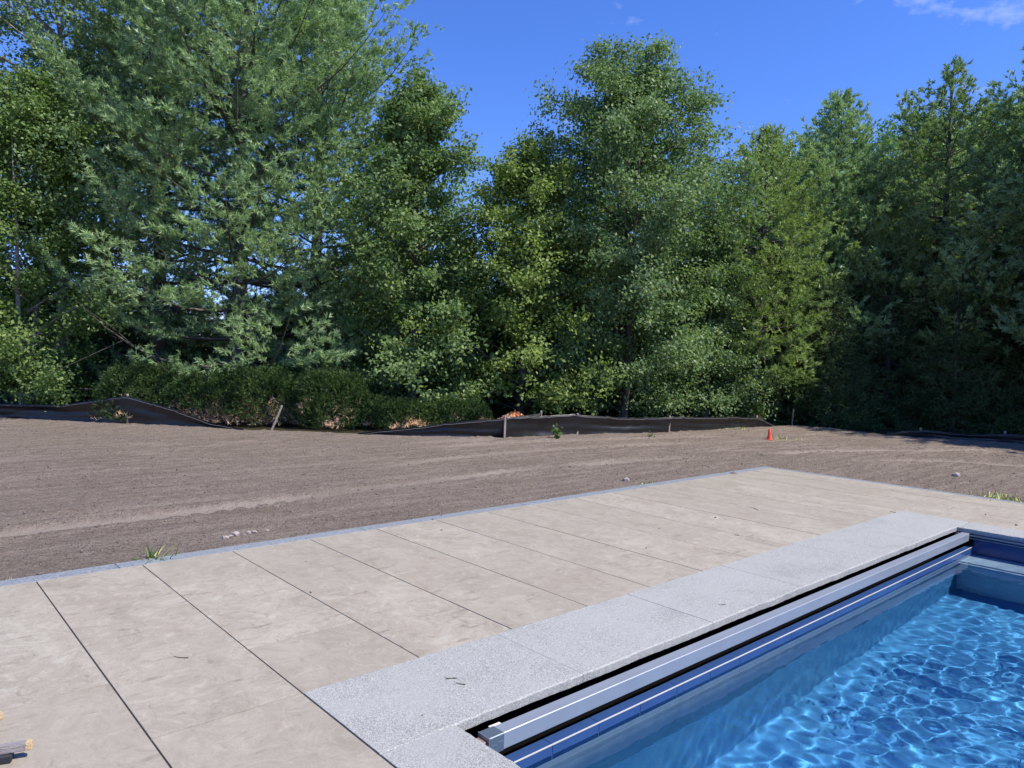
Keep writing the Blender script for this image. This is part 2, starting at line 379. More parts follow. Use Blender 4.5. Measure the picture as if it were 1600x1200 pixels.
# the blue ledge in front of the cover vault, in one-foot tiles
k = 0
xs = 1.887-0.298
while xs < POOL_X1:
    a, b_ = max(xs, POOL_X0+0.001), min(xs+0.298, POOL_X1-0.001)
    if b_-a > 0.02:
        o = box_obj('ledge_tile', (a+0.0008, POOL_YN, -0.245), (b_-0.0008, POOL_YN+0.060, -0.155), MAT['bluetile'], pool, 0.0015)
        o.location.z += random.uniform(-0.0006, 0.0006)
    xs += 0.298
box_obj('trim_strip', (POOL_X0+0.002, POOL_YN-0.0012, -0.1585), (POOL_X1-0.003, POOL_YN+0.0025, -0.1535), MAT['white'], pool)
# vault: an open dark trough under the lid stones
V = []; F = []
for (a, b_) in (((1.70, POOL_YN+0.101, -0.75), (7.86, POOL_YN+0.10, -0.156)),): pass
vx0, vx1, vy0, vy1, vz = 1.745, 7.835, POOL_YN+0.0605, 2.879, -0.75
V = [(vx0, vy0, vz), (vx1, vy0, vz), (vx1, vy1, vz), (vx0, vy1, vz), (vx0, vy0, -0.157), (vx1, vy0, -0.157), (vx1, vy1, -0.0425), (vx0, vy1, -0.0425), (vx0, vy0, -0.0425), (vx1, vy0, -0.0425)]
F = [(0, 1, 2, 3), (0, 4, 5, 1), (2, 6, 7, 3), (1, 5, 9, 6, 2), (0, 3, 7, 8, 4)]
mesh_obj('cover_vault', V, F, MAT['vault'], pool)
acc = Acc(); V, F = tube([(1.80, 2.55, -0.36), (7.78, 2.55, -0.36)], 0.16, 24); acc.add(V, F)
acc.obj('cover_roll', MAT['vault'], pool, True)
# sliding cover bar
bar = empty('pool_cover_bar', (1.855, 2.173, -0.105))
tag(bar, 'grey aluminium pool cover bar lying under the edge of the granite coping', 'cover bar')
def child_box(name, lo, hi, mat, par, off, bevel=0.0):
    o = box_obj(name, np.array(lo)-off, np.array(hi)-off, mat, par, bevel); return o
off = np.array([1.855, 2.173, -0.105])
child_box('bar_profile', (1.90, 2.14, -0.105), (7.752, 2.206, -0.035), MAT['alu'], bar, off, 0.0025)
for xa, xb in ((1.857, 1.936), ):
    cap = child_box('end_cap', (xa, 2.1375, -0.1075), (xb, 2.2085, -0.0335), MAT['capgrey'], bar, off, 0.003)
    rim = child_box('end_plate', (1.8535, 2.1360, -0.1085), (1.858, 2.2095, -0.0325), MAT['alu'], bar, off, 0.0015)
    for dx in (0.018, 0.026, 0.034, 0.052, 0.060, 0.068):
        bmx = bmesh.new(); bmesh.ops.create_cone(bmx, cap_ends=True, segments=8, radius1=0.0028, radius2=0.0022, depth=0.003, matrix=Matrix.Rotation(R(90), 4, 'X'))
        s_ = bm_obj('screw', bmx, MAT['steel'], cap); s_.location = np.array([1.857+dx, 2.1370, -0.070 + (0.004 if dx > 0.04 else -0.002)])-off-np.array(cap.location)
child_box('end_slider', (7.752, 2.150, -0.098), (7.771, 2.20, -0.045), MAT['brown'], bar, off, 0.003)
child_box('end_slider', (1.789, 2.150, -0.098), (1.8537, 2.20, -0.05), MAT['brown'], bar, off, 0.003)
bmx = bmesh.new(); bmesh.ops.create_cone(bmx, cap_ends=True, segments=20, radius1=0.03, radius2=0.03, depth=0.016, matrix=Matrix.Rotation(R(90), 4, 'Y'))
pl = bm_obj('pulley', bmx, MAT['brown'], bar); pl.location = np.array([7.745, 2.235, -0.075])-off
child_box('webbing_strap', (1.93, 2.212, -0.05), (1.99, 2.235, -0.046), MAT['white'], bar, off, 0.0)

# ------------------------------------------------------------------ water
def mat_water():
    m, t, b = new_mat('pool_water'); t.nodes.remove(b); nb = NB(t)
    g = nb('ShaderNodeBsdfGlass', {'Color': (0.86, 0.96, 1.0, 1), 'Roughness': 0.0, 'IOR': 1.333})
    nb.link(g.outputs[0], t.nodes['Material Output'].inputs[0])
    return m
MAT['water'] = mat_water()
def wave_field(X, Y):
    r_ = np.random.default_rng(21); Z = np.zeros_like(X)
    vn = VNoise(5)
    calm = np.clip((POOL_YN - Y)/0.9, 0.0, 1.0)**1.2 * (0.45+0.55*np.clip((X-1.6)/2.2, 0, 1))
    amp = (0.12 + 0.88*calm) * (0.45+1.1*vn.fbm(X*0.9+3, Y*0.9, 2))
    wx = 0.10*vn.fbm(X*1.3, Y*1.3+50, 3); wy = 0.10*vn.fbm(X*1.3+80, Y*1.3, 3)
    for lam, a, n in ((0.34, 0.0007, 5), (0.145, 0.00066, 9), (0.09, 0.00033, 10), (0.065, 0.00008, 8)):
        for i in range(n):
            th = r_.uniform(0, 2*math.pi); l = lam*r_.uniform(0.8, 1.25); ph = r_.uniform(0, 6.28)
            k = 2*math.pi/l
            Z += a/math.sqrt(n)*1.2*np.sin(k*((X+wx)*math.cos(th)+(Y+wy)*math.sin(th))+ph)
    return Z*amp
def build_water():
    nx = 350
    xs = np.linspace(POOL_X0+0.0005, POOL_X1-0.0005, nx); ysn = np.concatenate([np.linspace(POOL_YS+0.0005, -0.6, 66)[:-1], np.linspace(-0.6, POOL_YN-0.0005, 181)]); ny = len(ysn)
    X, Y = np.meshgrid(xs, ysn, indexing='ij')
    V = np.stack([X, Y, WATER_Z + wave_field(X, Y)], -1).reshape(-1, 3)
    i, j = np.meshgrid(np.arange(nx-1), np.arange(ny-1), indexing='ij'); a = (i*ny+j).ravel()
    F = np.stack([a, a+ny, a+ny+1, a+1], 1)
    o = np_mesh('pool_water', V, F, MAT['water'], None, True); tag(o, kind='structure')
    o.cycles.is_caustics_caster = True
    return o
water = build_water()
# ------------------------------------------------------------------ ground: raked, tracked bare soil, leaf litter under the trees
vnA, vnB, vnC = VNoise(1), VNoise(2), VNoise(3)
# line of the silt fences / far edge of the bare soil
EDGE = np.array([at_z(px, py)[:2] for px, py in ((-400, 640), (0, 652), (200, 662), (330, 668), (430, 672), (570, 678), (790, 683), (870, 679), (1050, 674), (1185, 666), (1240, 664), (1300, 668), (1400, 680), (1600, 692), (1900, 712))])
def dist_edge(x, y):
    """signed distance to the far edge of the soil, positive on the tree side"""
    P = np.stack([x, y], -1); best = np.full(x.shape, 1e9); sgn = np.ones(x.shape)
    for a, b in zip(EDGE[:-1], EDGE[1:]):
        d = b-a; l2 = d@d; t = np.clip(((P-a)@d)/l2, 0, 1); q = a+t[..., None]*d; v = P-q; dd = np.hypot(v[..., 0], v[..., 1])
        s = np.sign(d[0]*v[..., 1]-d[1]*v[..., 0]); m = dd < best; best = np.where(m, dd, best); sgn = np.where(m, s, sgn)
    return best*sgn
TRACKS = [([(-1.5, 6.5), (0.8, 6.95), (2.3, 6.98), (3.7, 7.15), (5.5, 7.30), (8.9, 7.05), (13.0, 6.0), (17, 4.0)], 0.17, 1.0),
          ([(-1.5, 6.95), (1.0, 7.42), (3.0, 7.52), (5.2, 7.78), (8.8, 7.60), (13.2, 6.5), (17, 4.6)], 0.10, 0.4),
          ([(-1.5, 7.6), (1.0, 8.05), (3.0, 8.22), (4.9, 8.42), (7.4, 8.72), (11.0, 8.3), (15.5, 6.9)], 0.16, 0.5),
          ([(-2, 8.7), (2.0, 9.0), (5.0, 9.15), (8.0, 9.2), (12.0, 8.5)], 0.08, 0.3),
          ([(-2, 9.5), (2.0, 9.9), (5.0, 9.85), (8.0, 9.7), (12.0, 8.9), (17, 7.4)], 0.15, 0.4),
          ([(-1.0, 11.3), (3.0, 11.4), (6.0, 10.9), (8.5, 10.0)], 0.16, 0.4), ([(-1.0, 12.6), (3.0, 12.4), (6.5, 11.4)], 0.10, 0.3),
          ([(9.0, 6.3), (11.0, 5.6), (13.5, 4.2), (15.0, 2.0)], 0.16, 0.7), ([(10.5, 7.4), (13.0, 6.9), (16.5, 5.6)], 0.10, 0.6),
          ([(-1.5, 6.0), (1.5, 6.25), (4.0, 6.35), (7.0, 6.2), (10.3, 5.0)], 0.10, 0.3)]
def track_fields(x, y):
    """compaction 0..1, and height change"""
    comp = np.zeros_like(x); dz = np.zeros_like(x)
    for pts, hw, stg in TRACKS:
        pts = np.array(pts); s0 = 0.0
        bd = np.full(x.shape, 1e9); bs = np.zeros_like(x); bsd = np.zeros_like(x)
        # smooth the polyline
        t = np.linspace(0, len(pts)-1, 40); k = np.arange(len(pts))
        cxs = np.interp(t, k, pts[:, 0]); cys = np.interp(t, k, pts[:, 1])
        ker = np.ones(5)/5; cxs = np.convolve(np.pad(cxs, 2, 'edge'), ker, 'valid'); cys = np.convolve(np.pad(cys, 2, 'edge'), ker, 'valid')
        for i in range(39):
            a = np.array([cxs[i], cys[i]]); d = np.array([cxs[i+1], cys[i+1]])-a; l = math.hypot(*d)
            tt = np.clip(((x-a[0])*d[0]+(y-a[1])*d[1])/(l*l), 0, 1); qx = x-a[0]-tt*d[0]; qy = y-a[1]-tt*d[1]
            dd = np.hypot(qx, qy); m = dd < bd; bd = np.where(m, dd, bd); bs = np.where(m, s0+tt*l, bs)
            bsd = np.where(m, np.sign(d[0]*qy-d[1]*qx)*dd, bsd); s0 += l
        bdn = bd + 0.10*(vnB.fbm(x*1.2, y*1.2, 3)-0.5)
        inside = np.clip((hw-bdn)/0.06, 0, 1); patch = np.clip((vnA.fbm(bs*0.45+31*hw+7*stg, bsd*0.6+5, 2)-0.40)*5, 0, 1)
        comp = np.maximum(comp, inside*patch*stg)
        lug = (np.sin(2*math.pi*(bs+0.35*np.abs(bsd))/0.21) > -0.1)*1.0
        lugband = np.exp(-((bd-hw*0.95)/0.10)**2)
        pk = 0.12+0.88*patch
        dz += -0.024*inside*stg*pk + 0.026*np.exp(-((bd-hw-0.08)/0.06)**2)*stg*pk*(0.1+1.3*vnC.fbm(bs*1.5, bsd*3, 2)) + 0.026*lug*lugband*stg*np.clip((vnB.fbm(bs*0.5, bsd+9, 2)-0.36)*6, 0, 1)
    return comp, dz
GBASE = -0.035
def ground_z(x, y, fine=True):
    x = np.asarray(x, float); y = np.asarray(y, float)
    de = dist_edge(x, y)
    z = GBASE + 0.05*(vnA.fbm(x*0.22, y*0.22, 2)-0.5)
    z = z + 0.045*np.exp(-((de+0.30)/0.40)**2)*(0.35+1.2*vnB.fbm(x*1.1, y*1.1, 3))      # soil pushed up against the fence
    comp, dz = track_fields(x, y)
    soft = (1-0.85*comp)*np.clip(-de*2+1, 0.15, 1)
    if fine:
        rows = vnC.fbm(x*0.8+y*0.25, (y-0.18*x)*3.2, 3)-0.5                              # drag marks running with the machine
        lump = vnB.fbm(x*3.5, y*3.5, 4, gain=0.6)-0.5
        cl = np.clip(vnA.fbm(x*8.0, y*8.0, 3, gain=0.65)-0.56, 0, 1)
        z = z + soft*(0.020*rows + 0.020*lump + 0.07*cl)
    z = z + dz
    near = np.clip(np.maximum(np.maximum(5.443-y, y*0-9), 0)*0 + np.minimum(np.hypot(np.maximum(x-9.95, 0), np.maximum(y-5.443, 0)), 1.0)/0.5, 0, 1)
    z = -0.028 + (z+0.028)*np.where((x < 9.95+0.6) & (y < 5.443+0.6), 0.25+0.75*near, 1.0)
    return z, comp, de
def mat_ground():
    m, t, b = new_mat('bare_soil'); nb = NB(t)
    g = nb('ShaderNodeNewGeometry'); pos = g.outputs['Position']
    at_c = nb('ShaderNodeAttribute', attribute_name='comp').outputs['Fac']; at_l = nb('ShaderNodeAttribute', attribute_name='litter').outputs['Fac']
    n1 = nb.noise(pos, 0.7, 5, 0.6); n2 = nb.noise(pos, 9, 6, 0.7); n3 = nb.noise(pos, 70, 4, 0.75); n4 = nb.noise(pos, 26, 4, 0.7)
    st = nb.noise(nb('ShaderNodeMapping', {'Vector': pos, 'Scale': (0.30, 3.4, 1.0), 'Rotation': (0, 0, -0.10)}).outputs[0], 2.4, 6, 0.7)
    c = nb.ramp(n2, [(0.25, (0.146, 0.113, 0.087)), (0.5, (0.254, 0.205, 0.163)), (0.75, (0.365, 0.301, 0.248))])
    c = nb.mix(nb.range(n1, 0.35, 0.7, 0.0, 0.45), c, (0.327, 0.268, 0.221))
    c = nb.mix(nb.range(st, 0.52, 0.64, 0, 0.7), c, (0.398, 0.329, 0.271))
    c = nb.mix(nb.range(st, 0.48, 0.36, 0, 0.5), c, (0.161, 0.124, 0.097))
    c = nb.mix(nb.range(n4, 0.46, 0.33, 0, 0.6), c, (0.119, 0.089, 0.068))
    c = nb.mix(nb.range(n4, 0.56, 0.70, 0, 0.5), c, (0.432, 0.359, 0.299))
    c = nb.mix(nb.range(n3, 0.53, 0.66, 0, 0.6), c, (0.516, 0.443, 0.376))
    c = nb.mix(nb.range(n3, 0.47, 0.34, 0, 0.65), c, (0.097, 0.071, 0.055))
    c = nb.mix(nb.math('MULTIPLY', at_c, 0.9), c, (0.439, 0.369, 0.307))
    lit = nb.ramp(n2, [(0.3, (0.030, 0.026, 0.015)), (0.55, (0.055, 0.048, 0.025)), (0.75, (0.10, 0.075, 0.04))])
    c = nb.mix(at_l, c, lit)
    nb.link(c, b.inputs['Base Color']); b.inputs['Roughness'].default_value = 0.95; b.inputs['Specular IOR Level'].default_value = 0.15
    hh = nb.math('ADD', nb.math('ADD', nb.math('MULTIPLY', n2, 0.55), nb.math('MULTIPLY', n4, 0.8)), nb.math('MULTIPLY', n3, 0.6))
    nb.link(nb.bump(hh, 1.0, 0.06), b.inputs['Normal'])
    return m
MAT['soil'] = mat_ground()
def build_ground():
    def axis(f0, f1, st, far):
        a = np.arange(f0, f1+1e-6, st); lo = f0-np.geomspace(0.3, far, 14)[::-1]; hi = f1+np.geomspace(0.3, far, 14)
        return np.concatenate([lo, a, hi])
    xs = axis(-3.4, 19.4, 0.060, 900); ysg = axis(2.0, 18.4, 0.060, 900)
    # insert the footprint lines of the patio so that the hole follows them exactly
    def snap(a, v): a[np.argmin(abs(a-v))] = v; return a
    xs = snap(snap(xs, PATIO_W+0.02), 9.925)
    ysg = np.concatenate([ysg[ysg < 1.99][:0], [-900, -300, -100, -40, -20, -12, PATIO_S+0.02, -5, -3, -1.5, 0, 1, 1.6], ysg[ysg >= 2.0]])
    ysg = snap(ysg, 5.42)
    X, Y = np.meshgrid(xs, ysg, indexing='ij'); Z, comp, de = ground_z(X, Y)
    far = (np.abs(X-8) > 14) | (Y > 19) | (Y < -8)
    Z = np.where(far, GBASE, Z)
    nx, ny = X.shape
    i, j = np.meshgrid(np.arange(nx-1), np.arange(ny-1), indexing='ij')
    xm = (X[:-1, :-1]+X[1:, 1:])/2; ym = (Y[:-1, :-1]+Y[1:, 1:])/2
    keep = ~((xm > PATIO_W+0.02) & (xm < 9.925) & (ym > PATIO_S+0.02) & (ym < 5.42))
    a = (i*ny+j)[keep]; F = np.stack([a, a+ny, a+ny+1, a+1], 1)
    used = np.zeros(nx*ny, bool); used[F.ravel()] = True; remap = np.cumsum(used)-1
    V = np.stack([X, Y, Z], -1).reshape(-1, 3)[used]; F = remap[F]
    o = np_mesh('ground', V, F, MAT['soil'], None, True); tag(o, kind='structure')
    for nm, arr in (('comp', comp), ('litter', np.clip(de/0.25-0.3+1.5*(vnB.fbm(X*2, Y*2, 2)-0.5), 0, 1))):
        at = o.data.attributes.new(nm, 'FLOAT', 'POINT'); at.data.foreach_set('value', arr.ravel()[used].astype(np.float32))
    return o
ground = build_ground()
def gz(x, y): return float(ground_z(np.array([x]), np.array([y]))[0][0])
# ------------------------------------------------------------------ vegetation
def leaf_mat(name, stops, trans=0.3, rough=0.45, spec=0.4, tcol=None):
    m, t, b = new_mat(name); nb = NB(t)
    g = nb('ShaderNodeNewGeometry'); rnd = g.outputs['Random Per Island']
    big = nb.noise(g.outputs['Position'], 1.1, 3, 0.6)
    f = nb.math('ADD', nb.math('MULTIPLY', rnd, 0.42), nb.math('MULTIPLY', nb.range(big, 0.3, 0.7), 0.58))
    stops = [(a, tuple(1.6*q for q in k)) for a, k in stops]      # half is reflected, half let through
    c = nb.ramp(f, stops); trans = trans+0.08; spec = spec*0.7; rough = rough+0.06
    nb.link(c, b.inputs['Base Color']); b.inputs['Roughness'].default_value = rough; b.inputs['Specular IOR Level'].default_value = spec
    tr = nb('ShaderNodeBsdfTranslucent'); nb.link(nb.mix(1.0, c, tcol or (1.0, 1.15, 0.55), 'MULTIPLY'), tr.inputs[0])
    mx = nb('ShaderNodeMixShader', {0: trans}); nb.link(b.outputs[0], mx.inputs[1]); nb.link(tr.outputs[0], mx.inputs[2])
    nb.link(mx.outputs[0], t.nodes['Material Output'].inputs[0])
    return m
def bark_mat(name, lo, hi, sc_=(14, 14, 3)):
    m, t, b = new_mat(name); nb = NB(t)
    tcn = nb('ShaderNodeTexCoord'); v = nb('ShaderNodeMapping', {'Vector': tcn.outputs['Object'], 'Scale': sc_}).outputs[0]
    n = nb.noise(v, 1.5, 6, 0.7)
    nb.link(nb.ramp(n, [(0.3, lo), (0.7, hi)]), b.inputs['Base Color']); b.inputs['Roughness'].default_value = 0.9
    nb.link(nb.bump(n, 0.8, 0.03), b.inputs['Normal']); return m
MAT['bark'] = bark_mat('grey_bark', (0.035, 0.030, 0.026), (0.15, 0.13, 0.115))
MAT['birchbark'] = bark_mat('pale_birch_bark', (0.10, 0.085, 0.07), (0.42, 0.38, 0.34), (5, 5, 14))
MAT['twig'] = bark_mat('dead_twig_bark', (0.07, 0.055, 0.045), (0.22, 0.18, 0.15), (30, 30, 30))
MAT['birchleaf'] = leaf_mat('birch_leaf', [(0.1, (0.067, 0.111, 0.048)), (0.5, (0.114, 0.171, 0.073)), (0.9, (0.173, 0.234, 0.103))], 0.3, 0.42, 0.35)
MAT['brightleaf'] = leaf_mat('young_birch_leaf', [(0.1, (0.062, 0.104, 0.030)), (0.5, (0.104, 0.160, 0.048)), (0.9, (0.160, 0.222, 0.070))], 0.35, 0.42, 0.4)
MAT['mapleleaf'] = leaf_mat('maple_leaf', [(0.1, (0.057, 0.099, 0.037)), (0.5, (0.101, 0.158, 0.057)), (0.9, (0.168, 0.224, 0.079))], 0.3, 0.45, 0.4)
MAT['yellowleaf'] = leaf_mat('yellowing_maple_leaf', [(0.1, (0.077, 0.119, 0.034)), (0.5, (0.144, 0.200, 0.054)), (0.88, (0.213, 0.264, 0.075)), (1.0, (0.297, 0.297, 0.091))], 0.35, 0.45, 0.4)
MAT['farleaf'] = leaf_mat('far_leaf', [(0.1, (0.066, 0.135, 0.039)), (0.9, (0.169, 0.259, 0.078))], 0.25, 0.5, 0.3)
MAT['pine'] = leaf_mat('blue_green_needle', [(0.1, (0.111, 0.169, 0.086)), (0.5, (0.182, 0.260, 0.130)), (0.9, (0.267, 0.351, 0.182))], 0.28, 0.38, 0.55)
MAT['pine_y'] = leaf_mat('yellow_green_needle', [(0.1, (0.096, 0.142, 0.046)), (0.5, (0.166, 0.228, 0.074)), (0.9, (0.246, 0.312, 0.110))], 0.28, 0.38, 0.55)
MAT['pine_o'] = leaf_mat('olive_green_needle', [(0.1, (0.082, 0.130, 0.055)), (0.5, (0.142, 0.204, 0.086)), (0.9, (0.216, 0.274, 0.120))], 0.28, 0.4, 0.5)
MAT['spruce'] = leaf_mat('spruce_needle', [(0.1, (0.026, 0.046, 0.018)), (0.6, (0.051, 0.082, 0.028)), (0.95, (0.113, 0.153, 0.057))], 0.12, 0.5, 0.3)
MAT['yew'] = leaf_mat('yew_needle', [(0.1, (0.021, 0.041, 0.011)), (0.6, (0.041, 0.074, 0.020)), (0.95, (0.083, 0.115, 0.033))], 0.15, 0.45, 0.35)
MAT['yewbrown'] = leaf_mat('dry_yew_twig', [(0.1, (0.278, 0.179, 0.122)), (0.9, (0.905, 0.627, 0.425))], 0.1, 0.8, 0.1)
MAT['weed'] = leaf_mat('weed_leaf', [(0.1, (0.045, 0.085, 0.022)), (0.9, (0.105, 0.165, 0.048))], 0.35, 0.5, 0.3)
MAT['straw'] = leaf_mat('dry_grass', [(0.1, (0.339, 0.370, 0.139)), (0.9, (1.023, 0.907, 0.436))], 0.3, 0.6, 0.2)
MAT['deadleaf'] = leaf_mat('dead_leaf', [(0.1, (0.171, 0.094, 0.050)), (0.9, (1.089, 0.545, 0.270))], 0.25, 0.7, 0.1, (1.0, 0.9, 0.7))

def unit(a): return a/(np.linalg.norm(a, axis=-1, keepdims=True)+1e-9)
def leaves(P, size, r, up_bias=0.5, out=None, droop=0.35, fold=0.25, aspect=0.62):
    """pointed, folded leaves (quads) at P"""
    n = len(P); N = r.normal(0, 1, (n, 3))*0.75; N[:, 2] += up_bias
    if out is not None: N += 0.45*out
    N = unit(N); A = r.normal(0, 1, (n, 3)); A[:, 2] -= droop; A = unit(A-(A*N).sum(1, keepdims=True)*N); S = np.cross(N, A)
    L = size*r.uniform(0.65, 1.25, (n, 1)); W = L*aspect*0.5
    base = P; tip = P+A*L; mid = P+A*L*0.45
    a = mid+S*W+N*W*fold; b = mid-S*W+N*W*fold
    V = np.stack([base, a, tip, b], 1).reshape(-1, 3)
    return V, np.arange(4*n).reshape(n, 4)
def tufts(P, D, r, nn=12, length=0.10, along=0.08, th=(0.25, 1.0), width=0.008, droop=0.0):
    """brushes of needles (single triangles)"""
    n = len(P); D = unit(D)
    B = P[:, None]+D[:, None]*(along*r.uniform(-0.3, 1, (n, nn, 1)))
    X = r.normal(0, 1, (n, nn, 3)); X = unit(X-(X*D[:, None]).sum(-1, keepdims=True)*D[:, None])
    t = r.uniform(th[0], th[1], (n, nn, 1)); Q = D[:, None]*np.cos(t)+X*np.sin(t); Q[..., 2] -= droop
    Lh = length*r.uniform(0.7, 1.15, (n, nn, 1)); S = unit(np.cross(Q, r.normal(0, 1, (n, nn, 3))))*width*0.5
    V = np.stack([B+S, B-S, B+Q*Lh], 2).reshape(-1, 3)
    return V, np.arange(3*n*nn).reshape(-1, 3)
def bez(a, b, c, n=7):
    t = np.linspace(0, 1, n)[:, None]; return (1-t)**2*a+2*t*(1-t)*b+t*t*c

def finish_tree(root, wood, crownVF, barkm, leafm, label, cat, group):
    wood.obj('trunk', barkm, root, True)
    V, F = crownVF; np_mesh('crown', V, F, leafm, root)
    tag(root, label, cat, group)
    return root
def stem_path(H, r, lean=0.03, n=9):
    z = np.linspace(-0.15, H, n); w_ = np.cumsum(r.normal(0, lean, (n, 2)), 0)*H/10; w_ -= w_[0]
    return np.concatenate([w_, z[:, None]], 1)
def path_at(path, z): return np.array([np.interp(z, path[:, 2], path[:, 0]), np.interp(z, path[:, 2], path[:, 1]), z])

SHAPES = {'ovate': lambda t: np.clip(1.12*np.sin(np.pi*np.clip(t, 0.02, 1)**0.62)**0.75, 0, 1),
          'column': lambda t: np.clip((1-t)**0.45*np.minimum(1, 0.62+1.6*t), 0, 1),
          'round': lambda t: np.sqrt(np.clip(1-(2*t-0.9)**2/1.25, 0.0, 1)),
          'egg': lambda t: np.clip(1-np.clip(t, 0, 1)**2.2, 0, 1)**0.6,
          'skirt': lambda t: np.clip((1-t)**0.6, 0, 1)}
def broadleaf(name, px, depth, top_py, rad, base, n_leaf, leaf, lm, bm_, seed, shape, label, droop=0.0, n_br=54, sub=11, sig=0.13, trunks=1, squash=1.0, group=None, cat='tree'):
    r = np.random.default_rng(seed); p0 = at_depth(px, depth); p0[2] = gz(p0[0], p0[1])
    H = height_at(px, top_py, depth)-p0[2]
    root = empty(name, p0); wood = Acc(); path = stem_path(H*0.80, r)
    for k in range(trunks):
        pk = path.copy(); a = 6.28*k/trunks+1
        if trunks > 1: pk[:, :2] += np.outer(np.linspace(0.08, rad*0.38, len(pk)), [math.cos(a), math.sin(a)])
        V, F = tube(pk, np.linspace(0.013*H+0.02, 0.008, len(pk))/(1 if trunks == 1 else 1.5), 8); wood.add(V, F)
    zb = H*base; P = []; O = []
    vn = VNoise(seed+100); fsh = SHAPES[shape]
    n_br = int(n_br*1.35); per = max(1, int(n_leaf*1.45/(n_br*sub))); leaf = leaf*1.06
    for i in range(n_br):
        t = (i+0.5)/n_br; t = t**0.9; az = i*2.39996+r.normal(0, 0.25)
        rr = 1.12*rad*float(fsh(np.array(t)))*r.uniform(0.60, 1.0)*(0.74+0.56*vn(az*0.9+20, t*5+3))*(0.5 if i % 4 == 0 else 1.0); rr = max(rr, 0.15)
        zt_ = zb+(H-zb)*t+r.normal(0, 0.1); out_ = np.array([math.cos(az), math.sin(az)*squash, 0])
        tip = path_at(path, min(zt_, H*0.80))*[1, 1, 0]+out_*rr+[0, 0, min(zt_, H)-droop*rr*0.3]
        st = path_at(path, max(0.25, min(zt_-0.55*rr, H*0.78)))
        mid = (st+tip)/2+[0, 0, 0.22*rr]
        c = bez(st, mid, tip, 7); V, F = tube(c, np.linspace(0.006+0.011*rr, 0.004, 7), 4); wood.add(V, F)
        s = r.uniform(0.22, 1.0, sub)**0.8; s[:2] = 1.0
        a0 = np.stack([np.interp(s, np.linspace(0, 1, 7), c[:, q]) for q in range(3)], 1)
        d = unit(tip-st)*0.45+r.normal(0, 0.62, (sub, 3)); d[:, 2] = d[:, 2]*0.6+0.12-droop*0.75; d = unit(d)
        ln = (0.16+0.26*rr)*r.uniform(0.6, 1.25, (sub, 1))
        u = r.random((sub, per, 1))**0.8
        q = a0[:, None]+d[:, None]*ln[:, None]*u; q[..., 2] -= droop*0.5*ln*u[..., 0]**2
        q = q+r.normal(0, 1, (sub, per, 3))*np.array([sig, sig, sig*0.6])
        P.append(q.reshape(-1, 3)); O.append(np.repeat(unit(out_+[0, 0, 0.3])[None], sub*per, 0))
    P = np.concatenate(P); O = np.concatenate(O); ok = P[:, 2] > 0.08; P = P[ok]; O = O[ok]
    return finish_tree(root, wood, leaves(P, leaf, r, 0.55, O, 0.35+droop), bm_, lm, label, cat, group)

